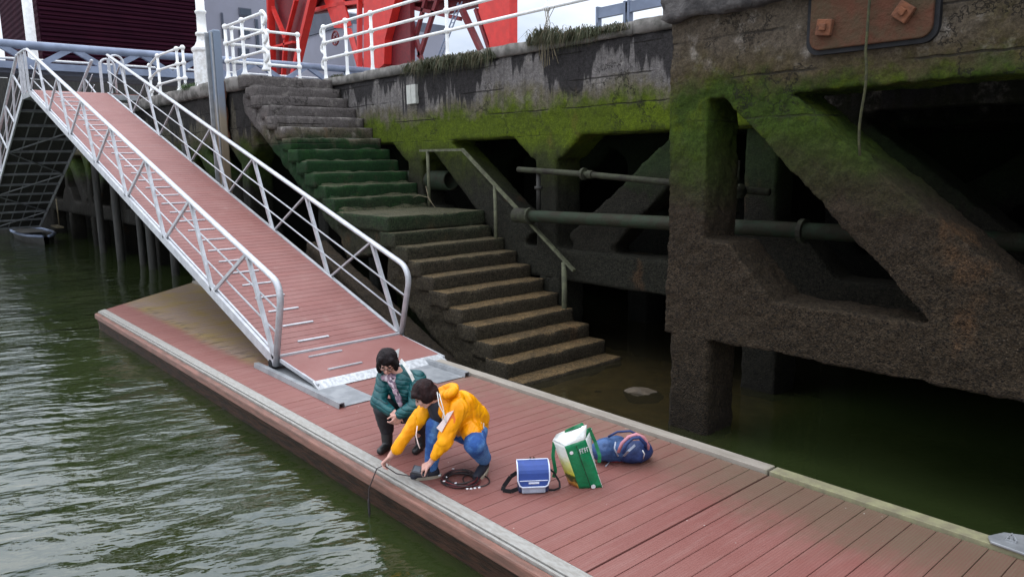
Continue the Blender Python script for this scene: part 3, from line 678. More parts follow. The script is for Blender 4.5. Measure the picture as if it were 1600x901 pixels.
# ------------------------------------------------------------------ gangways
def gangway(label, x0, z0, dr, ang, panels, yn, yf, under=False, board=.145, cleats=True, panel=2.3):
    """truss gangway; s runs up the slope from (x0,z0), h is normal to it; dr = direction of X while climbing"""
    c_, s_ = cos(ang), sin(ang)
    Pt = lambda s, h, y: Vector((x0+dr*s*c_-dr*h*s_, y, z0+s*s_+h*c_))
    L_ = panels*panel; Hh = 1.22
    t = thing('gangway', label, 'gangway', (x0, (yn+yf)/2, z0))
    nrm = Vector((-dr*s_, 0, c_))
    for y in (yn, yf):
        sd_ = 1 if y == yn else -1
        bevel(part(MB().bar(Pt(0, .07, y), Pt(L_, .07, y), .05, .15, up=nrm), 'side_beam', 'alu', t), .006)
        part(MB().bar(Pt(.05, .155, y+sd_*.04), Pt(L_, .155, y+sd_*.04), .03, .015, up=nrm), 'kick_strip', 'alu', t)
        # handrail: flat oval section, curled down at the foot
        R = .26; path = [Pt(-.02, .02, y), Pt(-.02, Hh-R, y)]
        path += [Pt(-.02+R-R*cos(a), Hh-R+R*sin(a), y) for a in [pi/2*i/6 for i in range(1, 7)]]
        path += [Pt(s, Hh, y) for s in (1.5, L_*.5, L_+.1)]
        m = MB(); pr_ = None; vs = []; n = 10
        for i, p in enumerate(path):
            tt = (path[min(i+1, len(path)-1)]-path[max(i-1, 0)]).normalized(); v = Vector((0, 1, 0)); u = tt.cross(v)
            vs += [p+u*(.036*cos(2*pi*k/n))+v*(.047*sin(2*pi*k/n)) for k in range(n)]
        m.add(vs, [(i*n+k, i*n+(k+1) % n, (i+1)*n+(k+1) % n, (i+1)*n+k) for i in range(len(path)-1) for k in range(n)]+[tuple(range(n)), tuple(range((len(path)-1)*n, len(path)*n))])
        part(m, 'handrail', 'alu', t, True)
        for i in range(panels):
            st_ = i*panel+panel*.47
            part(MB().bar(Pt(i*panel+.04, .1, y), Pt(st_, Hh-.02, y), .062, .05), 'post', 'alu', t)
            b = Pt((i+1)*panel, .1, y)
            part(MB().bar(Pt(st_+.05, Hh-.02, y), b, .048 if y == yn else .03, .04), 'diagonal', 'alu', t)
        for h in (.46, .80):
            part(MB().tube([Pt(.0, h, y+sd_*.035), Pt(L_, h, y+sd_*.035)], .014, 8), 'mid_rail', 'alu', t, True)
    # boards
    nb = int(L_/board); hx = board-.006; me = None
    bm_ = MB(); y0, y1 = yn+.03, yf-.03
    vs = [Vector((0, 0, 0))+Vector((dr*c_, 0, s_))*a+nrm*b+Vector((0, y, 0)) for a in (.003, hx) for y in (y0, y1) for b in (0, .03)]
    bm_.add(vs, [(0, 1, 3, 2), (4, 6, 7, 5), (0, 4, 5, 1), (2, 3, 7, 6), (0, 2, 6, 4), (1, 5, 7, 3)])
    me = bm_.mesh('deck_board', 'gdeck')
    for i in range(nb):
        o = bpy.data.objects.new('deck_board', me); COL.objects.link(o); o.parent = t
        p = Pt(i*board, .115, 0); o.location = Vector((p.x, p.y, p.z))-t.location
    if cleats:
        n = int(L_/.5)
        for i in range(n):
            s = .28+i*.5
            part(MB().bar(Pt(s, .155, yn+.45), Pt(s, .155, yn+.93), .035, .02, up=nrm), 'cleat', 'alu', t)
    # underside joists
    for i in range(panels*2+1):
        part(MB().bar(Pt(i*panel/2, .05, yn), Pt(i*panel/2, .05, yf), .06, .09, up=nrm), 'joist', 'alu_dull', t)
    if under:
        part(MB().bar(Pt(0, .085, (yn+yf)/2), Pt(L_, .085, (yn+yf)/2), yf-yn-.08, .012, up=nrm), 'soffit', 'dark', t)
        for j in range(1, 5):
            y = yn+(yf-yn)*j/5; part(MB().bar(Pt(0, .09, y), Pt(L_, .09, y), .04, .04, up=nrm), 'stringer', 'alu_dull', t)
        for i in range(0, panels):
            a, b = (yn, yf) if i % 2 == 0 else (yf, yn)
            part(MB().bar(Pt(i*panel, .01, a), Pt((i+1)*panel, .01, b), .04, .04, up=nrm), 'wind_brace', 'alu_dull', t)
    return t, Pt, nrm
g1, Pt, NR = gangway('aluminium truss gangway with red-brown boards leading down to the pontoon', -9.62, .06, -1, radians(16.96), 7, 4.06, 6.06)
# threshold strip, hinged flap with pale lip, rollers
part(MB().bar(Vector((-9.56, 4.1, .205)), Vector((-9.56, 6.02, .205)), .05, .03, up=(0, 0, 1)), 'threshold', 'alu', g1)
fl = MB(); fp = [(-9.53, .15), (-9.53, .195), (-8.50, .075), (-8.50, .035)]
fl.prism(fp, 4.10, 6.02); 
flo = part(fl, 'flap', 'gdeck', g1)
lip = MB(); lip.prism([(-8.51, .035), (-8.51, .088), (-8.40, .03), (-8.36, .010), (-8.45, .012)], 4.06, 6.04); lo = part(lip, 'flap_lip', 'lip', g1); bevel(lo, .006)
for s in (0, 1):
    part(MB().bar(Vector((-9.5, 4.09+s*1.94, .16)), Vector((-8.42, 4.09+s*1.94, .045)), .03, .05, up=(0, 0, 1)), 'flap_edge', 'alu', g1)
for x in (-9.33, -8.78):
    z = .195-(x+9.53)*.1165+.01
    part(MB().bar(Vector((x, 4.42, z)), Vector((x, 4.92, z)), .035, .018, up=(0, 0, 1)), 'cleat', 'alu', g1)
for y in (4.08, 6.04):
    wl = MB(); wl.tube([(-9.72, y-.05, .075), (-9.72, y+.05, .075)], .065, 14); part(wl, 'roller', 'black', g1, False)
# top landing platform
lp = thing('gangway_landing', 'aluminium landing platform joining the two gangways to the quay', 'platform', (-25.6, 5.3, 4.6))
bevel(part(MB().box(-26.15, -25.02, 4.03, 6.9, 4.70, 4.86), 'platform_frame', 'alu_dull', lp), .01)
for i in range(7): part(MB().box(-26.1+i*.152, -25.96+i*.152, 4.06, 6.86, 4.862, 4.885), 'deck_board', 'gdeck', lp)
for y, zt in ((4.05, 6.0),):
    for x in (-26.1, -25.62, -25.1): part(MB().bar((x, y, 4.8), (x, y, 5.95), .06, .06), 'post', 'alu', lp)
    part(MB().tube([(-26.15, y, 5.97), (-25.05, y, 5.97)], .04, 10), 'handrail', 'alu', lp, True)
for x in (-26.1, -25.1):
    part(MB().bar((x, 6.15, 4.8), (x, 6.15, 5.9), .07, .07), 'post', 'alu', lp)
    pts = [(x, 6.15, 5.2), (x, 6.15, 5.8)]+[(x, 6.35-.2*cos(a), 5.8+.2*sin(a)) for a in [pi*i/8 for i in range(1, 9)]]+[(x, 6.55, 5.0)]
    part(MB().tube(pts, .035, 8), 'hoop_rail', 'alu', lp, True)
for x in (-26.0, -25.2):
    part(MB().bar((x, 4.3, 4.7), (x, 6.95, 3.6), .08, .08), 'bracket', 'alu_dull', lp)
# second gangway to the left, seen from below
g2, P2, N2 = gangway('second aluminium gangway seen from below, descending away at the left edge', -38.4, .15, 1, radians(20.6), 6, 4.06, 6.0, under=True, cleats=False, panel=2.2)
# small boat / float at its foot
bt = thing('small_boat', 'low dark boat moored at the foot of the far gangway', 'boat', (-38.5, 5.6, WZ))
hl = MB()
prof = [(-3.3, .0), (-2.4, .45), (-1.0, .62), (1.0, .62), (2.2, .5), (3.2, .1)]
for a, b in zip(prof[:-1], prof[1:]):
    hl.add([(-38.6+a[0], 5.7-a[1], -.05), (-38.6+b[0], 5.7-b[1], -.05), (-38.6+b[0], 5.7-b[1]*.7, -.55), (-38.6+a[0], 5.7-a[1]*.7, -.55),
            (-38.6+a[0], 5.7+a[1], -.05), (-38.6+b[0], 5.7+b[1], -.05), (-38.6+b[0], 5.7+b[1]*.7, -.55), (-38.6+a[0], 5.7+a[1]*.7, -.55)],
           [(0, 1, 2, 3), (5, 4, 7, 6), (3, 2, 6, 7), (4, 5, 1, 0)])
part(hl, 'hull', 'dark', bt)
gw = MB(); gw.tube([(-38.6+a, 5.7-b, -.02) for a, b in prof], .06, 8); gw.tube([(-38.6+a, 5.7+b, -.02) for a, b in prof], .06, 8); part(gw, 'gunwale', 'bluegrey', bt, True)
pk = MB(); pk.box(-36.6, -35.3, 6.1, 6.35, .28, .34); tag(pk.obj('plank', 'straw'), 'pale plank lying beside the moored boat', 'plank')
sk = MB(); sk.tube([(-35.9, 6.3, .3), (-35.95, 6.3, 1.45)], .025, 7); tag(sk.obj('stick', 'straw', smooth=True), 'thin pale stick upright by the plank near the boat', 'stick')

# ------------------------------------------------------------------ steel pile
sp = thing('steel_pile', 'tall blue-grey steel guide pile standing behind the gangway', 'pile', (-17.1, 6.35, 0))
m = MB(); m.box(-17.27, -17.22, 6.2, 6.5, -2.6, 5.62); part(m, 'flange', 'alu_dull', sp)
m = MB(); m.box(-17.22, -16.95, 6.27, 6.45, -2.6, 5.66); bevel(part(m, 'web', 'pile', sp), .03)
m = MB(); m.box(-17.0, -16.955, 6.24, 6.262, -2.6, 5.6); part(m, 'edge', 'alu_dull', sp)
rk = bmobj(roughbox(-18.6, -18.0, 6.78, 6.9, 3.3, 4.7, .1, .03, .03, 5), 'rusty_stop', 'rust'); tag(rk, 'rust-stained steel stop plate on the quay beside the lamp base', 'plate')

# ------------------------------------------------------------------ cast railings, lamp
def railing(label, pts, zb, heights, group='white ball-jointed quay railings', curl0=False, curl1=False):
    t = thing('quay_railing', label, 'railing', (pts[0][0], pts[0][1], zb), group)
    P_ = [Vector((x, y, 0)) for x, y in pts]
    for p in P_:
        m = MB(); m.lathe([(.085, zb), (.085, zb+.04), (.05, zb+.09), (.036, zb+.2), (.036, zb+heights[-1])], p.x, p.y, 10)
        for h in heights: m.ball((p.x, p.y, zb+h), .068, 10, 7)
        part(m, 'post', 'white', t, True)
    for h in heights:
        pp = [(p.x, p.y, zb+h) for p in P_]
        def curl(a, b):
            d = (Vector(a)-Vector(b)).normalized()
            return [Vector(a)+d*(.17*sin(q))+Vector((0, 0, -.12+.12*cos(q))) for q in [pi*i/7 for i in range(1, 8)]]
        if curl0: pp = curl(pp[0], pp[1])[::-1]+pp
        if curl1: pp = pp+curl(pp[-1], pp[-2])
        part(MB().tube(pp, .032, 9), 'rail', 'white', t, True)
    return t
railing('long white railing on the coping to the right of the stair head', [(-17.5, 9.2), (-16.42, 9.2), (-15.27, 9.2), (-12.42, 9.2), (-9.57, 9.2), (-6.7, 9.2)], 4.76, [.55, .93, 1.3], curl0=True)
railing('short white railing between the steel pile and the stair head, nearer run', [(-18.25, 7.05), (-17.25, 7.05), (-16.12, 7.05)], 4.76, [.42, .82, 1.2], curl1=True)
railing('short white railing turned back from the quay edge behind the stair head', [(-18.25, 7.2), (-18.3, 8.1), (-18.32, 8.9)], 4.76, [.42, .82, 1.2])
railing('white railing between the gangway head and the lamp post base', [(-26.2, 7.6), (-23.8, 7.15), (-22.1, 7.15), (-21.75, 7.2)], 4.76, [.35, .75, 1.15])
lm = thing('lamp_post', 'white cast-iron lamp post on a flared pedestal at the quay edge', 'lamp post', (-21.3, 7.6, 4.7))
part(MB().lathe([(.34, 4.70), (.34, 4.85), (.285, 4.9), (.275, 5.75), (.31, 5.8), (.31, 5.86), (.22, 5.93), (.16, 6.05), (.14, 6.2)], -21.3, 7.6, 8, pi/8), 'pedestal', 'whiterust', lm)
part(MB().lathe([(.18, 6.2), (.18, 6.26), (.125, 6.3), (.12, 6.75), (.15, 6.78), (.15, 6.82), (.115, 6.86), (.10, 11.0)], -21.3, 7.6, 12), 'shaft', 'white', lm, True)
part(MB().lathe([(.1, 11), (.25, 11.1), (.3, 11.5), (.1, 11.7)], -21.3, 7.6, 8), 'lantern', 'white', lm)

# ------------------------------------------------------------------ background
def at(px, py, ax, v):
    d = RT*((px-800)/1169.84)-UP*((py-450.5)/1169.84)+FW; k_ = (v-EYE[ax])/d[ax]; return EYE+d*k_
# footbridge behind the platform
fb = thing('footbridge', 'blue-grey tubular footbridge crossing behind the gangway head', 'footbridge', (-36, 10, 6))
XB = -36
def onb(px, py): return at(px, py, 0, XB)
ytop0, ztop0 = onb(0, 64)[1:]; zt = 2.8+(onb(150, 79).z-2.8); zb_ = onb(150, 109).z
part(MB().tube([(XB, 0, zt), (XB, 26, zt)], .17, 12), 'top_chord', 'bluegrey', fb, True)
part(MB().box(XB-.15, XB+.15, 0, 26, zb_-.15, zb_+.12), 'bottom_chord', 'bluegrey', fb)
yy_ = 1.0; k = 0
while yy_ < 25:
    a, b = (zb_, zt) if k % 2 == 0 else (zt, zb_)
    part(MB().bar((XB, yy_, a), (XB, yy_+1.3, b), .22, .2, up=(1, 0, 0)), 'diagonal', 'bluegrey', fb)
    yy_ += 1.3; k += 1
for h in (.35,): part(MB().tube([(XB-1.0, 0, zb_+h), (XB-1.0, 26, zb_+h)], .05, 8), 'far_rail', 'white', fb, True)
part(MB().box(XB-2.2, XB-.15, 0, 26, zb_-.3, zb_-.12), 'walkway', 'greyroof', fb)
dg_ = MB(); dg_.box(-46, -43, 2, 34, -2.6, 6.9); tag(dg_.obj('dock_gate', 'dark'), 'dark dock gate wall under the footbridge', 'dock gate')
# maroon clad hall
t = thing('maroon_building', 'huge dark maroon slatted hall behind the footbridge', 'building', (-75, 20, 4.7))
pa, pb = at(61, 40, 0, -72), at(311, 40, 0, -72)
part(MB().box(-90, -72, pa.y, pb.y, 4.0, 32), 'wall', 'clad', t)
for k in range(40): part(MB().box(-71.97, -71.85, pa.y+.1, pb.y-.1, 7.2+k*.33, 7.42+k*.33), 'slat', 'clad', t)
mt = MB(); mpx = at(60, 60, 0, -50); mt.lathe([(.2, 4), (.26, 7), (.24, 20)], mpx.x, mpx.y-.35, 10); tag(mt.obj('mast', 'white', smooth=True), 'tall white mast rising left of the maroon hall', 'mast')
# grey apartment building
t = thing('grey_building', 'tall pale grey apartment building behind the lamp post', 'building', (-95, 60, 4.7))
pa, pb = at(322, 40, 0, -95), at(425, 40, 0, -95)
part(MB().box(-120, -95, pa.y, pb.y, 4.0, 45), 'wall', 'greywall', t)
for (px, py, w_, h_) in ((373, 12, 20, 15), (373, 43, 18, 17), (398, 30, 8, 50), (345, 20, 6, 40), (372, 75, 18, 14)):
    a = at(px, py, 0, -94.9); b = at(px+w_, py+h_, 0, -94.9)
    f_ = part(MB().box(-94.98, -94.8, a.y, b.y, b.z, a.z), 'window', 'greyroof', t)
    g_ = MB().box(-94.85, -94.75, a.y+.12, b.y-.12, b.z+.12, a.z-.12).obj('pane', 'glass'); g_.parent = f_
t = thing('grey_warehouse', 'long low grey warehouse with slanting dark roof between the crane legs', 'building', (-80, 75, 4.7))
a = at(455, 60, 1, 62); b = at(552, 60, 1, 62)
part(MB().box(a.x, b.x, 62, 80, 4.0, at(500, 52, 1, 62).z), 'wall', 'greywall', t)
zr = at(500, 52, 1, 62).z
part(MB().prism([(a.x-1, zr+.01), (b.x, zr+.01), (b.x, zr+1.5), (a.x-1, zr+6.5)], 61.8, 80.2), 'roof', 'greyroof', t)
for k in range(5):
    xw = a.x+1.5+k*3.2; part(MB().box(xw, xw+1.6, 61.85, 62.1, 6, 8.6), 'window', 'glass', t)
# low steel barriers on the coping
for i, (pa_, pb_) in enumerate([((934, 28), (980, 15)), ((983, 18), (1052, 0))]):
    a = at(*pa_, 1, 9.42); b = at(*pb_, 1, 9.42)
    t = thing('steel_barrier', ['low blue-grey steel barrier on the coping, the left one', 'low blue-grey steel barrier on the coping, nearest the big frame'][i], 'barrier', (a.x, 9.42, 4.76))
    part(MB().box(a.x, b.x, 9.38, 9.46, a.z-.02, a.z+.14), 'panel', 'bluegrey', t)
    part(MB().box(a.x, a.x+.04, 9.37, 9.47, 4.76, a.z+.16), 'leg', 'bluegrey', t); part(MB().box(b.x-.04, b.x, 9.37, 9.47, 4.76, a.z+.16), 'leg', 'bluegrey', t)

# ------------------------------------------------------------------ red crane
cr_ = thing('harbour_crane', 'bright red riveted harbour crane with splayed portal legs on the quay', 'crane', (-28, 27, 4.7))
def cpz(px, py, y): return at(px, py, 1, y)
def cbar(p0, p1, y, w_, d=.3, mat='red', name='strut'):
    a, b = cpz(*p0, y), cpz(*p1, y); part(MB().bar(a, b, w_, d), name, mat, cr_)
def cpoly(pts, y, d, mat, name):
    P_ = [cpz(*p, y) for p in pts]; part(MB().prism([(p.x, p.z) for p in P_], y, y+d), name, mat, cr_)
YC = 24.
# leg A (left): box leg with V lattice on a dark back plate
cpoly([(424, -60), (535, -60), (484, 18), (456, 130), (424, 130)], YC+.5, .25, 'maroon', 'leg_plate')
cbar((421, -60), (426, 130), YC, .26, .5, 'red', 'leg'); cbar((500, -50), (457, 130), YC, .36, .5, 'red', 'leg')
cbar((420, -2), (447, 62), YC+.1, .17); cbar((463, 0), (447, 62), YC+.1, .17); cbar((447, 60), (442, 130), YC+.1, .17); cbar((424, 75), (460, 66), YC+.1, .15)
cbar((430, -60), (432, 130), YC+1.8, .3, .3, 'red', 'leg')
# portal girder
cpoly([(480, -60), (830, -60), (830, -8), (600, 6), (540, 14), (484, 22)], YC+.9, .4, 'maroon', 'girder')
cbar((478, 20), (520, 9), YC+.7, .22, .3); cbar((520, 9), (575, 2), YC+.7, .22, .3)
cpoly([(495, -30), (520, -30), (534, 44), (522, 44)], YC+.6, .2, 'red', 'hanger'); cpoly([(515, -30), (528, -30), (547, 40), (536, 46)], YC+.55, .12, 'red', 'hanger')
# spoked wheel
wh = MB(); wc = cpz(524, 60, YC+.5); R = .42
wh.tube([(wc.x+R*cos(a), wc.y, wc.z+R*1.0*sin(a)) for a in [2*pi*i/24 for i in range(24)]], .06, 8, closed=True)
for i in range(8): wh.tube([(wc.x, wc.y, wc.z), (wc.x+R*cos(pi/4*i), wc.y, wc.z+R*sin(pi/4*i))], .03, 6)
wh.tube([(wc.x, wc.y-.1, wc.z), (wc.x, wc.y+.1, wc.z)], .08, 10)
part(wh, 'wheel', 'maroon', cr_, True)
# leg B
cpoly([(568, -60), (618, -60), (617, 0), (601, 62), (600, 100), (568, 130)], YC, .5, 'red', 'leg')
cbar((562, -60), (562, 130), YC+.3, .18, .3); cbar((545, 45), (566, 120), YC+.5, .14)
cpoly([(618, -60), (640, -60), (642, 130), (606, 130), (602, 60)], YC+.52, .3, 'maroon', 'leg_plate')
cbar((552, 55), (575, 120), YC+.8, .12, .12, 'maroon')
# inner cross members between leg B and leg C
for a, b, w_ in (((640, 20), (668, 130), .2), ((668, -10), (640, 95), .2), ((690, -20), (655, 90), .24), ((625, 8), (720, 30), .2)):
    cbar(a, b, YC+.9, w_, .2, 'maroon')
cpoly([(640, -60), (820, -60), (795, -2), (700, 22), (640, 10)], YC+1.4, .2, 'maroon', 'girder')
cbar((722, 15), (752, 80), YC+.2, .22, .3, 'maroon'); cbar((745, 15), (767, 80), YC+.1, .18, .3, 'maroon')
cpoly([(745, -60), (796, -60), (796, 100), (767, 100), (764, 66), (748, 20)], YC, .5, 'red', 'leg')
# ladder
ld = MB(); la, lb_ = cpz(716, 5, YC-.3), cpz(680, 100, YC-.3); o2 = Vector((.32, 0, 0))
ld.bar(la, lb_, .05, .05); ld.bar(la+o2, lb_+o2, .05, .05)
for i in range(14): p_ = la.lerp(lb_, (i+.5)/14); ld.bar(p_, p_+o2, .03, .03)
part(ld, 'ladder', 'bluegrey', cr_)

# ------------------------------------------------------------------ weeds on the copings
def tuft(x, y, z, n, r, h, label, mats=('leaf', 'straw'), spread=1.0, droop=.5):
    m = MB()
    for i in range(int(n*1.6)):
        a = random.uniform(0, 2*pi); rr = r*random.random()**.8; bx, by = x+rr*cos(a)*spread*2.2, y+rr*sin(a)*.3
        hh = .8*h*random.choice((.35, .5, .6, .8, 1))*random.uniform(.7, 1.15); d = Vector((random.gauss(0, .45), random.gauss(-.35, .45), 0)); w_ = random.uniform(.004, .009)
        m.cur = 0 if random.random() < .75 else 1
        p0 = Vector((bx, by, z)); p1 = p0+d*hh*.45+Vector((0, 0, hh*.8)); p2 = p0+d*hh*1.1+Vector((0, 0, hh*(.9-droop*random.uniform(.1, 1.5))))
        s_ = Vector((w_*cos(a*3), w_*sin(a*3), 0))
        m.add([p0-s_, p0+s_, p1+s_*.9, p1-s_*.9, p2], [(0, 1, 2, 3), (3, 2, 4)])
    return tag(m.obj('weed_tuft', list(mats)), label, 'weeds')
W_ = 'weed tuft trailing over the quay coping '
tuft(-12.5, 8.80, 4.57, 520, .40, .30, W_+'below the middle red crane leg', droop=1.5)
tuft(-11.7, 8.79, 4.60, 420, .30, .24, W_+'below the crane ladder', droop=1.5)
tuft(-11.0, 8.79, 4.56, 340, .26, .26, W_+'below the right crane leg', droop=1.6)
tuft(-9.2, 8.80, 4.66, 420, .20, .34, W_+'beside the last railing post', droop=1.1)
tuft(-8.6, 8.79, 4.62, 420, .26, .28, W_+'below the left steel barrier', droop=1.4)
tuft(-7.9, 8.79, 4.64, 240, .22, .20, W_+'below the second steel barrier', droop=1.2)
tuft(-16.55, 9.0, 4.74, 160, .2, .16, 'small weed tuft at the foot of the curled railing end')
tuft(-20.7, 6.95, 4.62, 320, .22, .35, 'bright green weed tuft at the foot of the lamp pedestal', ('leaf2', 'leaf'))
tw = MB()
for i in range(14):
    x_ = -9.15+random.gauss(0, .04); dx = random.gauss(0, .10)
    tw.tube([(x_, 8.8, 4.70), (x_+dx*.5, 8.74, 4.78+random.random()*.2), (x_+dx*1.4, 8.72, 4.6-random.random()*.35)], .005, 4)
for i in range(4): tw.tube([(-9.15, 8.8, 4.7), (-9.15+random.gauss(0, .05), 8.8, 4.95), (-9.15+random.gauss(0, .12), 8.8, 5.2)], .005, 4)
tag(tw.obj('dead_shrub', 'straw'), 'dry twiggy shrub rooted in the coping beside the last railing post', 'shrub')
#PEOPLE_AND_BAGS
# ------------------------------------------------------------------ people
def skinmat(name, c):
    g = G(name); g.bsdf(g.mix(g.step(g.noise(40, 4), .3, .7), c, tuple(v*.85 for v in c)), .5, 0, g.bump(g.noise(120, 2), .1, .001), .4); return g.m
MAT['skin'] = skinmat('skin', (.56, .31, .25))
MAT['hair'] = simple('black_brown_hair', (.012, .007, .008), (.005, .003, .004), .6, 0, 18, .9, 60, .012, spec=.18, obj=True, sc=(1, 1, .25))
MAT['hair2'] = simple('dark_brown_hair', (.022, .008, .0075), (.009, .0035, .004), .6, 0, 22, .9, 60, .012, spec=.18, obj=True, sc=(1, 1, .25))
MAT['navy'] = simple('navy_cloth', (.012, .014, .026), (.008, .009, .017), .7, 0, 20, .3, 80, .003)
MAT['blackcloth'] = simple('black_trousers', (.016, .016, .020), (.010, .010, .013), .75, 0, 12, .4, 60, .004)
MAT['boot'] = simple('black_boot', (.010, .010, .011), (.02, .02, .02), .45)
MAT['sole'] = simple('beige_sole', (.36, .30, .22), (.26, .22, .17), .7)
def puffer():
    g = G('teal_puffer'); d = g.math('MULTIPLY', g.noise(6, 3), .02)
    s = g.math('ABSOLUTE', g.math('SINE', g.math('MULTIPLY', g.math('ADD', g.math('ADD', g.z, g.math('MULTIPLY', g.x, .35)), d), pi/.042)))
    s2 = g.math('POWER', s, .45)
    c = g.mix(g.step(g.noise(9, 4), .3, .7), (.006, .085, .090), (.004, .060, .068))
    c = g.mix(g.step(s, .25, .0), c, (.002, .022, .026))
    g.bsdf(c, .42, 0, g.bump(g.math('ADD', s2, g.math('MULTIPLY', g.noise(30, 3), .6)), .8, .010), .4); return g.m
MAT['teal'] = puffer()
def coat():
    g = G('yellow_raincoat'); f = g.noise(5.5, 1.5, .45, sc=(1.7, 1.7, .75))
    c = g.mix(g.step(g.noise(3, 3), .3, .7), (.86, .36, .002), (.76, .25, .001))
    g.bsdf(c, .45, 0, g.bump(g.math('ADD', f, g.math('MULTIPLY', g.noise(22, 2), .06)), .9, .055), .25); return g.m
MAT['coat'] = coat()
def jeans():
    g = G('blue_denim'); f = g.step(g.noise(5, 4, .6), .42, .62)
    c = g.mix(f, (.022, .075, .25), (.09, .22, .46)); c = g.mix(g.math('MULTIPLY', g.step(g.noise(60, 2), .45, .6), .25), c, (.015, .04, .13))
    g.bsdf(c, .8, 0, g.bump(g.noise(16, 4), .6, .01), .3); return g.m
MAT['jeans'] = jeans()
def scarf():
    g = G('patterned_scarf'); v = g.voro(42, out='Color')
    n = g.n('ShaderNodeSeparateColor'); g.l(v, n.inputs[0])
    c = g.ramp(n.outputs[0], [(0, (.05, .035, .06)), (.4, (.30, .19, .24)), (.7, (.50, .42, .45)), (1, (.10, .06, .10))])
    g.bsdf(c, .8, 0, g.bump(g.noise(50, 3), .5, .004)); return g.m
MAT['scarf'] = scarf()
MAT['cord'] = simple('pinkish_white_trim', (.78, .62, .58), (.66, .52, .48), .6)
MAT['orange'] = simple('orange_lining', (.75, .16, .01), (.6, .12, .01), .6)
MAT['whitecloth'] = simple('white_webbing', (.72, .72, .70), (.6, .6, .58), .7)
MAT['eye'] = simple('dark_eye', (.02, .012, .01), (.015, .01, .01), .2)
MAT['lips'] = simple('lips', (.42, .13, .11), (.36, .11, .10), .45)
MAT['specs'] = simple('tortoise_frame', (.035, .012, .008), (.02, .008, .006), .3)

def fused(mb, name, mat, parent, vox, amps=(), smooth_it=3):
    o = part(mb, name, mat, parent, True)
    m = o.modifiers.new('fuse', 'REMESH'); m.mode = 'VOXEL'; m.voxel_size = vox; m.use_smooth_shade = True
    if smooth_it:
        s_ = o.modifiers.new('soften', 'SMOOTH'); s_.factor = .5; s_.iterations = smooth_it
    for a, sc in amps:
        k = round(sc, 3)
        if k not in TEX:
            t = bpy.data.textures.new('erode_%g' % k, 'CLOUDS'); t.noise_scale = k; t.noise_depth = 2; TEX[k] = t
        d = o.modifiers.new('folds', 'DISPLACE'); d.texture = TEX[k]; d.texture_coords = 'GLOBAL'; d.strength = a; d.mid_level = .5
    return o
class Frame3:
    def __init__(s, c, fwd, up=(0, 0, 1)):
        s.c = Vector(c); s.f = Vector(fwd).normalized(); u = Vector(up); s.u = (u-s.f*u.dot(s.f)).normalized(); s.r = s.f.cross(s.u)
        s.m = Matrix((s.r, s.f, s.u)).transposed()
    def __call__(s, x, y, z): return s.c+s.m @ Vector((x, y, z))
def head(m, fr, neck):
    """fr: centre of the skull, forward = face direction"""
    R_ = fr.m
    m.ball(fr(0, -.008, .022), (.074, .094, .088), 20, 14, R_)
    m.ball(fr(0, .022, -.022), (.060, .066, .084), 18, 12, R_)
    m.ball(fr(0, .050, -.080), (.030, .030, .026), 12, 8, R_)
    m.cap(fr(.045, .0, -.062), .022, fr(.012, .058, -.088), .018, 8); m.cap(fr(-.045, .0, -.062), .022, fr(-.012, .058, -.088), .018, 8)
    m.cap(fr(0, .084, .010), .008, fr(0, .106, -.030), .013, 8)
    m.ball(fr(.010, .096, -.034), .008, 8, 6); m.ball(fr(-.010, .096, -.034), .008, 8, 6)
    m.cap(fr(-.034, .074, .022), .011, fr(.034, .074, .022), .011, 8)
    for s_ in (-1, 1):
        m.ball(fr(s_*.036, .066, -.028), (.022, .018, .020), 10, 8, R_)
        m.ball(fr(s_*.074, -.008, -.008), (.010, .018, .030), 10, 8, R_)
    m.cap(fr(-.018, .082, -.060), .009, fr(.018, .082, -.060), .009, 8)
    m.cap(fr(0, -.02, -.055), .050, neck, .052, 14)
def hand(m, wrist, d, n, side, L_=.175, curl=.5, grip=1.0):
    """wrist point, d = direction of the fingers, n = palm normal (fingers curl towards n); side=+1 thumb on d x n side"""
    d = Vector(d).normalized(); n = Vector(n); n = (n-d*n.dot(d)).normalized(); s_ = d.cross(n)*side
    w0 = Vector(wrist); pw = .034
    for q in (-1, -.33, .33, 1): m.cap(w0+s_*q*.018, .014, w0+d*.085+s_*q*pw, .0125, 8)
    m.cap(w0+s_*.022, .017, w0+d*.05+s_*.03+n*.008, .016, 8)
    lens = [.072, .080, .074, .058]
    for k, q in enumerate((1, .33, -.33, -1)):
        p = w0+d*.085+s_*q*pw; L3 = lens[k]; a = .25*grip+.12*k*curl; dd = d+s_*q*.10
        for seg, fr_, r0, r1 in ((0, .44, .0092, .0085), (1, .31, .0085, .0078), (2, .25, .0078, .0065)):
            a += curl*.75; v = (dd*cos(a)+n*sin(a)).normalized(); p2 = p+v*L3*fr_; m.cap(p, r0, p2, r1, 8); p = p2
    p = w0+d*.028+s_*.030; v1 = (d*.65+s_*.65+n*.35).normalized(); p2 = p+v1*.042; m.cap(p, .0125, p2, .0105, 8)
    v2 = (d*.85+s_*.15+n*.6).normalized(); p3 = p2+v2*.032; m.cap(p2, .0105, p3, .0088, 8); m.cap(p3, .0088, p3+v2*.016, .007, 8)
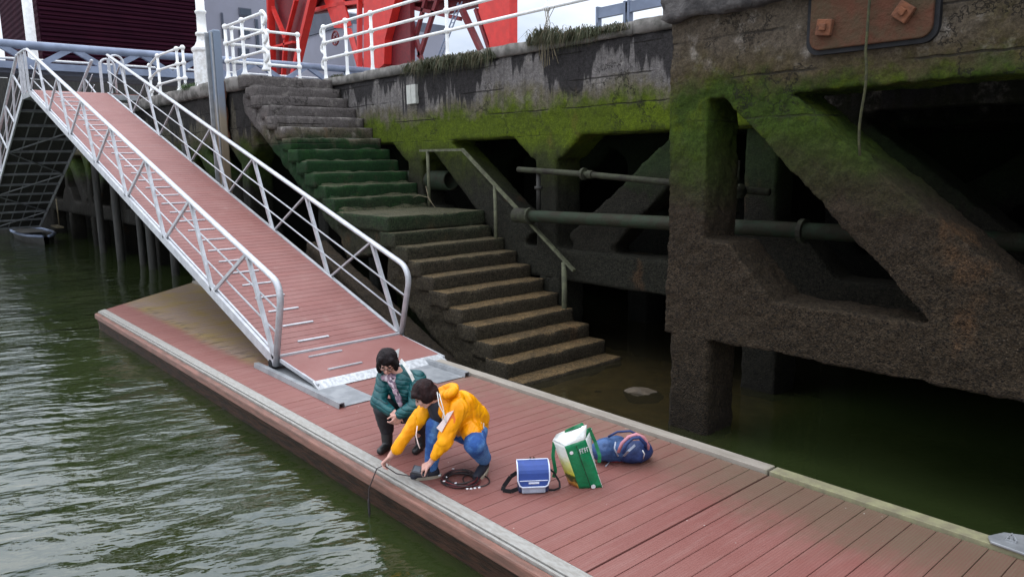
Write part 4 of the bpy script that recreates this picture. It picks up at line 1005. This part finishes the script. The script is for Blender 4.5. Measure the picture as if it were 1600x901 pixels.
def shoe(toe_dir, ank, name, t, mat, solemat, z0=.0, L_=.25, heel_up=0.0):
    d = Vector((toe_dir[0], toe_dir[1], 0)).normalized(); a = Vector(ank); b = Vector((a.x, a.y, z0))
    up = MB(); up.chain([a+Vector((0, 0, .02)), b-d*.03+Vector((0, 0, .055+heel_up))], [.047, .042]); up.chain([b-d*.035+Vector((0, 0, .045+heel_up)), b+d*.07+Vector((0, 0, .045+heel_up*.4)), b+d*(L_-.09)+Vector((0, 0, .035))], [.040, .044, .036])
    o = fused(up, name, mat, t, .008, (), 4)
    s_ = d.cross(Vector((0, 0, 1))); P_ = []
    for i in range(20):
        q = 2*pi*i/20; P_.append((cos(q)*(L_/2+.005), sin(q)*(.046+.006*cos(q))))
    m = MB(); c = b+d*(L_/2-.085); vs = []
    for dz in (.0, .026):
        for x, y in P_:
            lift = max(0, (.03-x)/L_)*heel_up*1.5
            p = c+d*x+s_*y; vs.append((p.x, p.y, z0+dz+lift+.001))
    n = 20; m.add(vs, [tuple(range(n))[::-1], tuple(range(n, 2*n))]+[(i, (i+1) % n, n+(i+1) % n, n+i) for i in range(n)])
    so_ = m.obj('sole', solemat, o); so_.matrix_parent_inverse = Matrix()
    return o
V3 = Vector
# --- woman in yellow, squatting and reaching over the edge
yw = thing('person', 'person in bright yellow raincoat and blue jeans squatting, reaching a cable over the pontoon edge', 'person', (-5.2, 3.8, 0))
hipc = V3((-5.30, 4.02, .35)); hR = V3((-5.38, 3.95, .34)); hL = V3((-5.22, 4.07, .34))
kR = V3((-5.22, 3.62, .50)); aR = V3((-5.27, 3.60, .10)); kL = V3((-4.89, 3.80, .37)); aL = V3((-5.02, 4.0, .12))
chest = V3((-5.21, 3.80, .58)); neck = V3((-5.18, 3.66, .72)); shR_ = V3((-5.33, 3.66, .665)); shL_ = V3((-5.02, 3.71, .685))
eR = V3((-5.40, 3.45, .44)); wR = V3((-5.49, 3.31, .215)); eL = V3((-5.01, 3.57, .42)); wL = V3((-5.125, 3.49, .215))
fr = Frame3((-5.215, 3.515, .805), (-.42, -.66, -.60))
b = MB()
b.chain([hipc, chest, V3((-5.18, 3.70, .66))], [.135, .125, .105]); b.chain([shR_, V3((-5.18, 3.68, .68)), shL_], [.055, .08, .055])
b.chain([hR, kR, aR], [.085, .056, .028]); b.chain([hL, kL, aL], [.085, .056, .028])
for a_, dd in ((aR, V3((-.5, -.85, 0))), (aL, V3((.35, -.9, 0)))):
    b.chain([a_, V3((a_.x, a_.y, .035))+dd*.08], [.026, .018])
b.chain([shR_, eR, wR], [.050, .037, .025]); b.chain([shL_, eL, wL], [.050, .037, .025])
hand(b, wR, (-.42, -.45, -.62), (.5, .2, -.6), -1, curl=.75)
hand(b, wL, (-.50, -.42, -.45), (-.2, .2, -.9), 1, curl=.55)
head(b, fr, neck)
fused(b, 'body', 'skin', yw, .0062, (), 2)
# jeans
j = MB(); j.chain([hR, kR, aR+V3((0, 0, .015))], [.112, .082, .060], 16); j.chain([hL, kL, aL+V3((0, 0, .03))], [.112, .098, .070], 16)
j.chain([hipc+V3((-.05, 0, 0)), hipc+V3((.05, 0, 0))], [.15, .15])
fused(j, 'jeans', 'jeans', yw, .009, ((.016, .11),), 2)
shoe((-.45, -.9), aR, 'shoe', yw, 'navy', 'sole'); shoe((.45, -.9), aL, 'shoe', yw, 'navy', 'sole', heel_up=.03)
# raincoat
c = MB()
c.chain([hipc+V3((.03, .02, .06)), chest+V3((.03, .03, .02)), V3((-5.17, 3.73, .67))], [.185, .17, .145], 18)
c.cap(hipc+V3((.09, .04, .10)), .135, chest+V3((.05, .07, .06)), .14, 16)
c.chain([shR_+V3((0, 0, .01)), eR+V3((.01, .01, 0)), wR+V3((.04, .055, .07))], [.084, .068, .050], 16)
c.chain([shL_+V3((0, .01, .0)), eL, wL+V3((.04, .025, .07))], [.088, .074, .050], 16)
# skirt of the coat draped over the thighs
c.cap(hipc+V3((.10, -.03, .08)), .13, kL+V3((-.10, .05, .05)), .10, 14)
c.cap(hipc+V3((-.06, -.03, .06)), .13, kR+V3((-.10, .14, -.02)), .085, 14)
# hood bunched behind the neck
for i in range(7):
    a_ = pi*(i/6)-.15; p_ = V3((-5.155, 3.675, .80)); d1 = V3((.80, -.25, .10)); d2 = V3((.35, .80, .35)).normalized()
    p0 = p_+d1*.125*cos(a_)+d2*.10*sin(a_)
    if i: c.cap(q0, .042, p0, .042, 10)
    q0 = p0
c.cap(V3((-5.10, 3.74, .70)), .09, V3((-5.09, 3.78, .74)), .06)
coat_o = fused(c, 'raincoat', 'coat', yw, .010, ((.035, .24),), 6)
freeze(coat_o)
for v in coat_o.data.vertices:
    p = v.co; q_n = Vector((p.x*7, p.y*7, p.z*1.2))+noise.noise_vector(p*2.5)*.35
    r_ = abs(noise.noise(q_n)); e_ = abs(noise.noise(Vector(((p.x+p.z)*5, p.y*4, p.z*5))+Vector((4, 4, 4))))
    v.co = p+v.normal*(-.012*max(0, 1-r_/.12)-.006*max(0, 1-e_/.10))
# hem edges, trim, cords, lining
tr = MB(); tr.cur = 0
def onp(px, py, z, dz=0): 
    p = at(px, py, 2, z); return V3((p.x, p.y, p.z))
def atd(px, py, dist):
    d = (RT*((px-800)/1169.84)-UP*((py-450.5)/1169.84)+FW); return EYE+d*dist
KD = (neck-EYE).dot(FW)
def kd(p, q=0): return (Vector(p)-EYE).dot(FW)-q
dn = kd(V3((-5.16, 3.62, .62)), .17)
lapel = MB(); A_ = [atd(*p, dn) for p in ((698, 646), (709, 641), (697, 662), (690, 675), (682, 668), (690, 658))]
n = len(A_); lapel.add([p for p in A_]+[p+FW*.03 for p in A_], [tuple(range(n)), tuple(range(n, 2*n))[::-1]]+[(i, (i+1) % n, n+(i+1) % n, n+i) for i in range(n)])
part(lapel, 'lapel', 'cord', yw)
inn = MB(); A_ = [atd(*p, dn+.01) for p in ((691, 674), (708, 643), (712, 656), (703, 675), (696, 678))]; n = len(A_)
inn.add([p for p in A_]+[p+FW*.03 for p in A_], [tuple(range(n)), tuple(range(n, 2*n))[::-1]]+[(i, (i+1) % n, n+(i+1) % n, n+i) for i in range(n)])
part(inn, 'lining', 'orange', yw)
for pts in (((683, 612), (686, 632), (693, 645), (691, 655)), ((686, 614), (692, 636), (695, 652), (697, 660))):
    part(MB().tube([atd(*p, dn-.012) for p in pts], .0042, 6), 'drawcord', 'whitecloth', yw, True)
part(MB().tube([atd(*p, dn+.02) for p in ((652, 665), (650, 680), (653, 692), (656, 700))], .005, 6), 'front_edge', 'cord', yw, True)
lg = MB(); lgp = atd(752, 664, kd(hipc, .235))
for i, dx in enumerate((-.022, 0, .022)): lg.bar(lgp+RT*dx-UP*.018, lgp+RT*dx+UP*(.02 if i != 1 else .028), .008, .004, up=tuple(FW))
lg.bar(lgp-RT*.028-UP*.02, lgp+RT*.028-UP*.02, .008, .004, up=tuple(FW)); part(lg, 'printed_mark', 'whitecloth', yw)
# navy collar under the hood
cl_ = MB(); cl_.chain([V3((-5.20, 3.62, .70)), V3((-5.20, 3.66, .62)), V3((-5.22, 3.72, .52))], [.085, .10, .10]); fused(cl_, 'collar', 'navy', yw, .01, (), 3)
# hair: rounded short cut over forehead and nape
h = MB(); Rh = fr.m
h.ball(fr(0, -.022, .040), (.096, .104, .094), 18, 12, Rh); h.ball(fr(0, -.065, -.02), (.080, .062, .085), 14, 10, Rh)
for s_ in (-1, 1): h.ball(fr(s_*.070, -.015, -.015), (.030, .062, .060), 12, 8, Rh); h.cap(fr(s_*.070, .03, .03), .026, fr(s_*.076, .02, -.02), .018)
h.cap(fr(-.055, .062, .062), .032, fr(.055, .062, .062), .032); h.cap(fr(-.02, .085, .052), .02, fr(.045, .078, .045), .02)
fused(h, 'hair', 'hair2', yw, .008, ((.016, .06), (.008, .025)), 2)
for s_ in (-1, 1):
    part(MB().ball(fr(s_*.032, .079, .0), (.012, .007, .006), 10, 6, Rh), 'eye', 'eye', yw, True)
    part(MB().cap(fr(s_*.018, .086, .018), .004, fr(s_*.048, .078, .016), .003, 6), 'eyebrow', 'hair2', yw, True)
part(MB().cap(fr(-.017, .090, -.060), .0055, fr(.017, .090, -.060), .0055, 8), 'mouth', 'lips', yw, True)

# --- woman in teal, crouching behind
tw_ = thing('person', 'person with black bob and glasses in a teal quilted jacket crouching beside the yellow raincoat', 'person', (-6.05, 3.75, 0))
hA = V3((-6.16, 3.90, .34)); hB = V3((-5.98, 4.02, .34)); kA = V3((-6.02, 3.58, .46)); aA = V3((-6.11, 3.66, .11)); kB = V3((-5.78, 3.72, .44)); aB = V3((-5.88, 3.90, .11))
hc = (hA+hB)/2; nk = V3((-5.975, 3.745, .80)); sA = V3((-6.13, 3.68, .735)); sB = V3((-5.82, 3.86, .745)); ch = V3((-6.0, 3.82, .62))
eA = V3((-6.05, 3.54, .53)); wA = V3((-5.84, 3.57, .475)); eB = V3((-5.70, 3.74, .52)); wB = V3((-5.76, 3.60, .47))
ft = Frame3((-5.995, 3.63, .92), (.58, -.50, -.50), (.25, -.15, 1))
b = MB(); b.chain([hc, ch, (nk+ch)/2+V3((0, 0, .02))], [.135, .12, .11]); b.chain([sA, nk-V3((0, 0, .07)), sB], [.055, .075, .055])
b.chain([hA, kA, aA], [.085, .055, .026]); b.chain([hB, kB, aB], [.085, .055, .026])
for a_ in (aA, aB): b.chain([a_, V3((a_.x+.04, a_.y-.06, .035))], [.024, .018])
b.chain([sA, eA, wA], [.05, .036, .024]); b.chain([sB, eB, wB], [.05, .036, .024])
hand(b, wA, (.75, .0, -.45), (.1, .3, -.8), 1, curl=.6); hand(b, wB, (-.1, -.5, -.7), (-.6, -.2, -.3), -1, curl=.6)
head(b, ft, nk); fused(b, 'body', 'skin', tw_, .0062, (), 2)
j = MB(); j.chain([hA, kA, aA+V3((0, 0, .10))], [.115, .098, .068], 16); j.chain([hB, kB, aB+V3((0, 0, .10))], [.115, .095, .068], 16); j.cap(hA, .14, hB, .14)
fused(j, 'trousers', 'blackcloth', tw_, .009, ((.022, .11),), 2)
def boot(a_, d):
    m = MB(); m.chain([a_+V3((0, 0, .14)), a_+V3((0, 0, -.02)), V3((a_.x, a_.y, .05))], [.066, .055, .05]); m.chain([V3((a_.x, a_.y, .045)), V3((a_.x+d[0]*.14, a_.y+d[1]*.14, .038))], [.044, .036])
    fused(m, 'boot', 'boot', tw_, .008, (), 3)
boot(aA, (.45, -.85)); boot(aB, (.5, -.8))
c = MB(); c.chain([hc+V3((.02, -.02, .06)), ch+V3((.01, .0, 0)), nk+V3((.0, .01, -.10))], [.175, .165, .12], 18)
c.chain([sA, eA, wA+V3((-.03, .0, .005))], [.082, .074, .050], 16); c.chain([sB, eB, wB], [.082, .074, .05], 16); c.cap(sA+V3((0, 0, .01)), .075, sB+V3((0, 0, .01)), .075)
c.cap(nk+V3((.0, .03, -.04)), .075, nk+V3((-.01, .04, .0)), .062)
fused(c, 'quilted_jacket', 'teal', tw_, .0095, ((.022, .16), (.008, .05)), 4)
ds = kd(ch, .19)
sc_ = MB(); sc_.chain([atd(609, 588, ds+.05), atd(613, 600, ds), atd(620, 615, ds-.01), atd(626, 632, ds-.01)], [.042, .030, .026, .024]); sc_.chain([atd(600, 590, ds+.06), atd(612, 594, ds+.02), atd(622, 584, ds+.08)], [.03, .035, .03])
fused(sc_, 'scarf', 'scarf', tw_, .008, ((.02, .05),), 1)
h = MB(); Rh = ft.m
h.ball(ft(0, -.022, .036), (.100, .106, .094), 18, 12, Rh); h.ball(ft(0, -.060, -.055), (.082, .050, .10), 14, 10, Rh)
for s_ in (-1, 1):
    h.chain([ft(s_*.050, .045, .075), ft(s_*.080, .030, .0), ft(s_*.082, .024, -.075), ft(s_*.074, .018, -.125)], [.030, .024, .026, .016]); h.chain([ft(s_*.075, -.02, .02), ft(s_*.083, -.015, -.09), ft(s_*.075, -.02, -.13)], [.032, .032, .02])
fused(h, 'hair', 'hair', tw_, .0085, ((.014, .05),), 2)
gl_ = MB()
for s_ in (-1, 1):
    gl_.tube([ft(s_*.032+.023*cos(q), .098, .002+.018*sin(q)) for q in [2*pi*i/14 for i in range(14)]], .0030, 6, closed=True)
    gl_.tube([ft(s_*.055, .096, .006), ft(s_*.076, .05, .006), ft(s_*.078, .0, .004)], .0025, 5)
gl_.tube([ft(-.010, .099, .004), ft(.010, .099, .004)], .0030, 6); part(gl_, 'glasses', 'specs', tw_, True)
for s_ in (-1, 1):
    part(MB().ball(ft(s_*.032, .079, .0), (.012, .007, .006), 10, 6, Rh), 'eye', 'eye', tw_, True)
    part(MB().cap(ft(s_*.018, .086, .024), .004, ft(s_*.048, .078, .022), .003, 6), 'eyebrow', 'hair', tw_, True)
part(MB().cap(ft(-.018, .090, -.060), .006, ft(.018, .090, -.060), .006, 8), 'mouth', 'lips', tw_, True)
# white shoulder strap, peaked behind the neck
dst = kd(sB, .075)
def ribbon(pts, w_, thick, dist_list, name, mat, parent):
    m = MB(); P_ = [atd(*p, d) for p, d in zip(pts, dist_list)]
    for a_, b__ in zip(P_[:-1], P_[1:]): m.bar(a_, b__, w_, thick, up=tuple(FW))
    return part(m, name, mat, parent)
ribbon([(626, 562), (634, 572), (642, 585), (647, 596)], .03, .010, [dst+.06, dst, dst-.01, dst-.0], 'shoulder_strap', 'whitecloth', tw_)
m = MB(); A_ = [atd(*p, dst+.14) for p in ((613, 550), (624, 544), (622, 560))]
m.add(A_+[p+FW*.02 for p in A_], [(0, 1, 2), (5, 4, 3), (0, 3, 4, 1), (1, 4, 5, 2), (2, 5, 3, 0)]); part(m, 'strap_end', 'whitecloth', tw_)

# ------------------------------------------------------------------ instruments and bags
MAT['cable'] = simple('black_cable', (.018, .014, .016), (.03, .02, .02), .45)
MAT['cablered'] = simple('dark_red_cable', (.12, .012, .014), (.07, .01, .012), .5)
MAT['tagwhite'] = simple('white_tag', (.75, .75, .76), (.6, .6, .62), .5)
mp_ = (wL+V3((-.08, -.05, -.085)))
mt_ = thing('handheld_meter', 'small dark handheld meter held in the hand of the person in yellow', 'meter', tuple(mp_))
Fm = Frame3(mp_, (-.62, -.55, .15), (.1, -.35, .9))
def obox(fr_, hx, hy, hz, name, mat, parent, off=(0, 0, 0), bv=.004):
    vs = [fr_(off[0]+i*hx, off[1]+j_*hy, off[2]+k_*hz) for i in (-1, 1) for j_ in (-1, 1) for k_ in (-1, 1)]
    m = MB(); m.add(vs, [(0, 1, 3, 2), (4, 6, 7, 5), (0, 4, 5, 1), (2, 3, 7, 6), (0, 2, 6, 4), (1, 5, 7, 3)]); o = part(m, name, mat, parent); bevel(o, bv); return o
MAT['device'] = simple('dark_plastic', (.03, .032, .040), (.022, .024, .03), .35); MAT['screen'] = simple('grey_screen', (.10, .12, .14), (.08, .10, .12), .15)
obox(Fm, .045, .075, .016, 'case', 'device', mt_, bv=.008); obox(Fm, .032, .030, .002, 'screen', 'screen', mt_, (0, .03, .017), .001)
for i in range(3): obox(Fm, .008, .006, .003, 'button', 'screen', mt_, (-.02+.02*i, -.02, .017), .001)
hp = wR+V3((-.055, -.06, -.085))
cb = MB(); cb.tube([mp_+V3((-.02, -.05, -.01)), mp_+V3((-.12, -.03, -.05)), V3((-5.36, 3.44, .03)), V3((-5.44, 3.34, .06)), hp+V3((.01, .02, .0)), hp+V3((-.01, -.04, -.02)), V3((-5.60, 3.145, -.08)), V3((-5.605, 3.14, -.25)), V3((-5.60, 3.14, -.9))], .0055, 7)
cbo = tag(cb.obj('probe_cable', 'cable', smooth=True), 'thin dark probe cable running from the hand down into the water', 'cable')
pbm = MB(); pbm.tube([(-5.603, 3.14, -.17), (-5.603, 3.14, -.19), (-5.603, 3.14, -.31), (-5.603, 3.14, -.33)], [.006, .011, .011, .006], 8); pbm.obj('cable_weight', 'cable', cbo).matrix_parent_inverse = Matrix()
ccx, ccy = -5.02, 3.735
coil = thing('cable_coil', 'coil of black and dark red cable with white tags lying on the boards', 'cable coil', (ccx, ccy, 0))
random.seed(11)
for k in range(9):
    r0 = .135+.035*random.random(); ox, oy = random.gauss(0, .014), random.gauss(0, .014); zz = .008+.0052*k
    part(MB().tube([(ccx+ox+r0*1.05*cos(q), ccy+oy+r0*.95*sin(q), zz+.006*sin(3*q+k)) for q in [2*pi*i/36 for i in range(36)]], .0058, 6, closed=True), 'loop', 'cablered' if k in (3, 6) else 'cable', coil, True)
cxx = V3((.10, .13, 0))
part(MB().tube([(ccx+cxx.x*.9+.13*cos(q), ccy+cxx.y*.8+.11*sin(q), .008+.03*(1-cos(q))*.2) for q in [2*pi*i/30 for i in range(30)]], .006, 6, closed=True), 'loop', 'cable', coil, True)
for px, py, a_ in ((708, 732, .3), (724, 733, 1.2), (687, 742, .7), (697, 745, 1.4), (694, 751, .2), (712, 754, .9), (730, 763, .0), (736, 763, .1), (742, 762, .2), (749, 761, 1.1)):
    p = at(px, py, 2, .05); obox(Frame3(p, (cos(a_), sin(a_), .2)), .007, .010, .004, 'tag', 'tagwhite', coil, bv=.001)

# cooler bag
cb0 = at(810, 772, 2, 0); cb1 = at(858, 770, 2, 0); ax = (cb1-cb0); Wc = ax.length; ax.normalize(); fy = V3((ax.y, -ax.x, 0))
cmid = (cb0+cb1)/2-fy*.085
Fc = Frame3((cmid.x, cmid.y, 0), fy)        # x = right, y = towards viewer
Fc.r = ax; Fc.m = Matrix((ax, fy, V3((0, 0, 1)))).transposed()
MAT['bagblue'] = simple('blue_nylon', (.018, .055, .25), (.014, .045, .20), .6, 0, 8, .3, 70, .003); MAT['baggrey'] = simple('pale_grey_nylon', (.36, .39, .47), (.28, .31, .38), .6, 0, 10, .4, 40, .006)
MAT['bagnavy'] = simple('navy_nylon', (.015, .02, .07), (.012, .015, .05), .65); MAT['piping'] = simple('pale_piping', (.62, .66, .76), (.52, .56, .66), .5)
co_ = thing('cooler_bag', 'small blue and grey cooler bag with black shoulder strap on the boards', 'bag', (cmid.x, cmid.y, 0))
hw = Wc/2; H_ = .25
def cbx(x0, x1, y0, y1, z0, z1, name, mat, bv=.01, label=None):
    vs = [Fc(x, y, z) for x in (x0, x1) for y in (y0, y1) for z in (z0, z1)]
    m = MB(); m.add(vs, [(0, 1, 3, 2), (4, 6, 7, 5), (0, 4, 5, 1), (2, 3, 7, 6), (0, 2, 6, 4), (1, 5, 7, 3)]); o = part(m, name, mat, co_); bevel(o, bv, 3); return o
cbx(-hw, hw, -.08, .075, .003, H_-.015, 'body', 'bagnavy', .02)
cbx(-hw+.03, hw-.03, .07, .094, .006, .125, 'front_pocket', 'baggrey', .012)
# flap: curves from back over the top down to 60 percent of the front
fm_ = MB(); prof_ = [(-.085, H_-.03), (-.06, H_+.0), (.0, H_+.012), (.06, H_-.005), (.09, H_-.035), (.100, .19), (.104, .13), (.106, .075)]
for k in range(len(prof_)-1):
    (ya, za), (yb, zb2) = prof_[k], prof_[k+1]; wa = hw+.004-(.02 if k+1 == len(prof_)-1 else 0)*0; wb = hw+.004-(.03 if k+1 == len(prof_)-1 else 0)
    vs = [Fc(-wa, ya, za), Fc(wa, ya, za), Fc(wb, yb, zb2), Fc(-wb, yb, zb2), Fc(-wa, ya-.008, za-.008), Fc(wa, ya-.008, za-.008), Fc(wb, yb-.008, zb2-.004), Fc(-wb, yb-.008, zb2-.004)]
    fm_.add(vs, [(0, 1, 2, 3), (7, 6, 5, 4), (0, 3, 7, 4), (1, 5, 6, 2), (2, 6, 7, 3), (0, 4, 5, 1)])
part(fm_, 'flap', 'bagblue', co_)
ppts = [Fc(-hw-.004, y, z) for y, z in prof_[1:-1]]+[Fc(-hw+.012, .109, .085), Fc(-hw+.035, .110, .072), Fc(hw-.035, .110, .072), Fc(hw-.012, .109, .085)]+[Fc(hw+.004, y, z) for y, z in prof_[1:-1]][::-1]
part(MB().tube(ppts, .0062, 7, closed=True), 'piping', 'piping', co_, True)
cbx(-hw+.01, hw-.01, .103, .109, .125, .131, 'flap_band', 'piping', .002); cbx(-.045, .045, .106, .111, .100, .116, 'name_strip', 'piping', .002)
for s_ in (-1, 1): part(MB().ball(Fc(.0+s_*.015, -.05, H_+.02), .009, 8, 6), 'zip_pull', 'rust', co_, True)
def strap(pts, w_, name, mat, parent, th=.005, upv=None):
    m = MB()
    for a_, b__ in zip(pts[:-1], pts[1:]): m.bar(a_, b__, w_, th, up=upv or (0, 0, 1))
    return part(m, name, mat, parent)
strap([Fc(-hw-.004, .02, .17), Fc(-hw-.06, .03, .14), Fc(-hw-.12, .02, .05), Fc(-hw-.13, .03, .015), Fc(-hw-.06, .06, .02), Fc(-hw-.0, .06, .04)], .036, 'shoulder_strap', 'black', co_, upv=tuple(fy))
strap([Fc(hw+.004, .0, .19), Fc(hw+.05, .0, .15), Fc(hw+.10, .0, .06), Fc(hw+.10, .02, .015), Fc(hw+.05, .05, .012), Fc(hw, .05, .015)], .016, 'shoulder_strap', 'black', co_, upv=tuple(fy))

# green shopping bag
gb = thing('shopping_bag', 'tall green and white woven shopping bag standing crumpled between the cooler bag and backpack', 'bag', tuple(at(905, 755, 2, 0)))
Zp = lambda px, py, z: V3(at(px, py, 2, z))
A0, B0, C0 = Zp(889, 758, 0), Zp(905, 763, 0), Zp(942, 761, 0); D0 = C0+(A0-B0)*1.0+FW.to_2d().to_3d()*.10
A0 = A0+FW.to_2d().to_3d()*.04
A1, B1, C1, D1 = Zp(863, 688, .43), Zp(882, 697, .42), Zp(915, 686, .44), Zp(925, 668, .47); E1 = Zp(880, 675, .44)
A1 = V3(A1); 
MAT['baggreen'] = simple('green_woven_plastic', (.004, .20, .075), (.003, .15, .055), .32, 0, 6, .7, 14, .02)
MAT['bagwhite'] = simple('white_woven_plastic', (.72, .74, .70), (.60, .63, .60), .35, 0, 7, .7, 14, .02)
def photoprint():
    g = G('fruit_print'); n = g.noise(14, 4, .6); f = g.math('ADD', g.z, g.math('MULTIPLY', g.math('SUBTRACT', n, .5), .16))
    c = g.ramp(g.math('MULTIPLY', f, 2.2), [(0, (.62, .26, .06)), (.10, (.55, .30, .05)), (.16, (.03, .05, .01)), (.24, (.06, .08, .01)), (.3, (.55, .55, .04)), (.5, (.62, .66, .22)), (.7, (.70, .72, .62)), (1, (.72, .74, .70))])
    g.bsdf(c, .35, 0, g.bump(g.noise(14, 3), .7, .02)); return g.m
MAT['fruit'] = photoprint()
def sheet(P00, P10, P11, P01, name, mat, parent, nu=8, nv=14, bul=.015, th=.004, seed=0):
    """crumpled panel with thickness between four corners"""
    nrm = (P10-P00).cross(P01-P00).normalized(); vs = []
    for s_ in (0, 1):
        for i in range(nu+1):
            for j_ in range(nv+1):
                u_, v_ = i/nu, j_/nv; p = P00.lerp(P10, u_).lerp(P01.lerp(P11, u_), v_)
                e = sin(pi*u_)*sin(pi*min(v_*1.0, 1)); w0 = noise.noise(p*9+V3((seed, 0, 0)))
                p = p+nrm*(bul*e+.022*w0*e)-nrm*th*s_; vs.append(p)
    n1 = (nu+1)*(nv+1); ix = lambda i, j_, s_: s_*n1+i*(nv+1)+j_
    fs = [(ix(i, j_, 0), ix(i+1, j_, 0), ix(i+1, j_+1, 0), ix(i, j_+1, 0)) for i in range(nu) for j_ in range(nv)]
    fs += [(ix(i, j_, 1), ix(i, j_+1, 1), ix(i+1, j_+1, 1), ix(i+1, j_, 1)) for i in range(nu) for j_ in range(nv)]
    for i in range(nu):
        fs += [(ix(i, 0, 0), ix(i, 0, 1), ix(i+1, 0, 1), ix(i+1, 0, 0)), (ix(i, nv, 0), ix(i+1, nv, 0), ix(i+1, nv, 1), ix(i, nv, 1))]
    for j_ in range(nv):
        fs += [(ix(0, j_, 0), ix(0, j_+1, 0), ix(0, j_+1, 1), ix(0, j_, 1)), (ix(nu, j_, 0), ix(nu, j_, 1), ix(nu, j_+1, 1), ix(nu, j_+1, 0))]
    m = MB(); m.add(vs, fs); return part(m, name, mat, parent, True)
up_ = V3((0, 0, 1))
Bt, Ct = B1.lerp(B0, 0), C1.lerp(C0, 0)
sheet(B0, C0, Ct, Bt, 'front_panel', 'baggreen', gb, seed=1)
sheet(A0, B0, Bt, A1, 'side_panel', 'fruit', gb, seed=2, bul=.01)
sheet(C0, D0, D1, Ct, 'side_panel', 'bagwhite', gb, seed=3, bul=.01)
sheet(D0, A0, E1, D1, 'back_panel', 'baggreen', gb, seed=4)
# rolled white mouth
A2, B2, C2, D2, E2 = Zp(868, 680, .50), Zp(884, 690, .46), Zp(916, 678, .50), Zp(913, 660, .56), Zp(880, 671, .52)
sheet(Bt, Ct, Zp(917, 663, .55), Zp(880, 674, .50), 'mouth_band', 'bagwhite', gb, 8, 5, .01, seed=5)
sheet(A1, Bt, Zp(881, 673, .5), Zp(869, 678, .5), 'mouth_band', 'bagwhite', gb, 6, 4, .01, seed=6)
sheet(Zp(882, 676, .50), Zp(914, 665, .54), Zp(910, 660, .56), Zp(884, 671, .53), 'inner_lining', 'baggreen', gb, 6, 3, .0, seed=7)
nf = (C0-B0).cross(Bt-B0).normalized()
if nf.dot(FW) > 0: nf = -nf
def onf(u_, v_): return B0.lerp(C0, u_).lerp(Bt.lerp(Ct, u_), v_)+nf*(.015*sin(pi*u_)*sin(pi*v_)+.022)
part(MB().tube([onf(.5, v) for v in (.04, .3, .6, .97)], .003, 5), 'seam', 'pipe2', gb)
lt = MB()
ux = (C0-B0).normalized(); uy = (Bt-B0).normalized()
for i in range(4):
    p = onf(.58+.11*i, .88); lt.bar(p, p-uy*.045, .006, .003, up=tuple(nf)); lt.bar(p, p+ux*.013, .006, .003, up=tuple(nf))
    if i % 2 == 0: lt.bar(p-uy*.02, p-uy*.02+ux*.012, .005, .003, up=tuple(nf))
part(lt, 'lettering', 'tagwhite', gb)
for u_, v_, r_ in ((.2, .86, .016), (.62, .07, .020)):
    p = onf(u_, v_); m = MB(); m.tube([p, p+nf*.003], r_, 12); part(m, 'logo_disc', 'tagwhite', gb)
# trailing handle
strap([Zp(866, 690, .42), Zp(864, 712, .28), Zp(868, 735, .13), Zp(865, 745, .06)], .03, 'handle', 'baggreen', gb, upv=tuple(-FW))
strap([Zp(920, 668, .50), Zp(930, 690, .36), Zp(937, 712, .24), Zp(936, 722, .18)], .03, 'handle', 'baggreen', gb, upv=tuple(-FW))

# backpack lying on the deck
bpk = thing('backpack', 'blue backpack with red trim lying on the boards behind the shopping bag', 'backpack', tuple(at(975, 712, 2, 0)))
MAT['packblue'] = simple('blue_ripstop', (.035, .095, .24), (.02, .055, .15), .6, 0, 9, .6, 30, .01); MAT['packdark'] = simple('dark_blue_ripstop', (.012, .035, .14), (.01, .025, .09), .6, 0, 9, .6, 30, .01)
MAT['packred'] = simple('red_trim', (.42, .05, .07), (.34, .04, .05), .6); MAT['packpink'] = simple('faded_pink_webbing', (.55, .22, .25), (.42, .18, .22), .6)
q_ = lambda px, py, z: V3(at(px, py, 2, z))
m = MB(); m.chain([q_(942, 703, .12), q_(958, 700, .12), q_(972, 702, .12)], [.11, .12, .11], 14); m.cap(q_(945, 695, .18), .06, q_(965, 690, .19), .06); fused(m, 'main_pocket', 'packblue', bpk, .011, ((.03, .08),), 2)
m = MB(); m.chain([q_(978, 706, .10), q_(995, 705, .11), q_(1005, 703, .10)], [.10, .105, .09], 14); fused(m, 'front_pocket', 'packdark', bpk, .011, ((.03, .08),), 2)
m = MB(); m.chain([q_(940, 715, .03), q_(965, 717, .03), q_(1000, 716, .03), q_(1012, 708, .04)], [.028, .03, .03, .028]); fused(m, 'base_panel', 'packred', bpk, .01, ((.015, .05),), 2)
part(MB().tube([q_(966, 706, .16), q_(972, 692, .25), q_(982, 682, .31), q_(994, 678, .33), q_(1006, 683, .30), q_(1013, 696, .2), (q_(1012, 706, .08))], [.016]*7, 8), 'shoulder_strap', 'packpink', bpk, True)
part(MB().tube([q_(973, 708, .17), q_(978, 694, .25), q_(988, 684, .30), q_(999, 683, .31), q_(1008, 692, .24), q_(1013, 704, .10)], [.017]*6, 8), 'shoulder_strap', 'packdark', bpk, True)
part(MB().tube([q_(950, 682, .26), q_(965, 674, .31), q_(985, 673, .32), q_(1000, 680, .28)], .011, 7), 'top_handle', 'packdark', bpk, True)
strap([q_(972, 715, .06), q_(982, 704, .21), q_(992, 695, .24)], .02, 'buckle_strap', 'baggrey', bpk, upv=tuple(-FW))
part(MB().tube([q_(1004, 703, .20), q_(1007, 709, .16), q_(1005, 716, .08)], .005, 6), 'loop_cord', 'whitecloth', bpk, True)
part(MB().tube([q_(966, 712, .12), q_(960, 700, .2), q_(962, 690, .24)], .008, 6), 'compression_strap', 'baggrey', bpk, True)
part(MB().tube([q_(955, 717, .02), q_(950, 724, .006), q_(946, 728, .005)], .004, 6), 'loose_cord', 'baggrey', bpk, True)
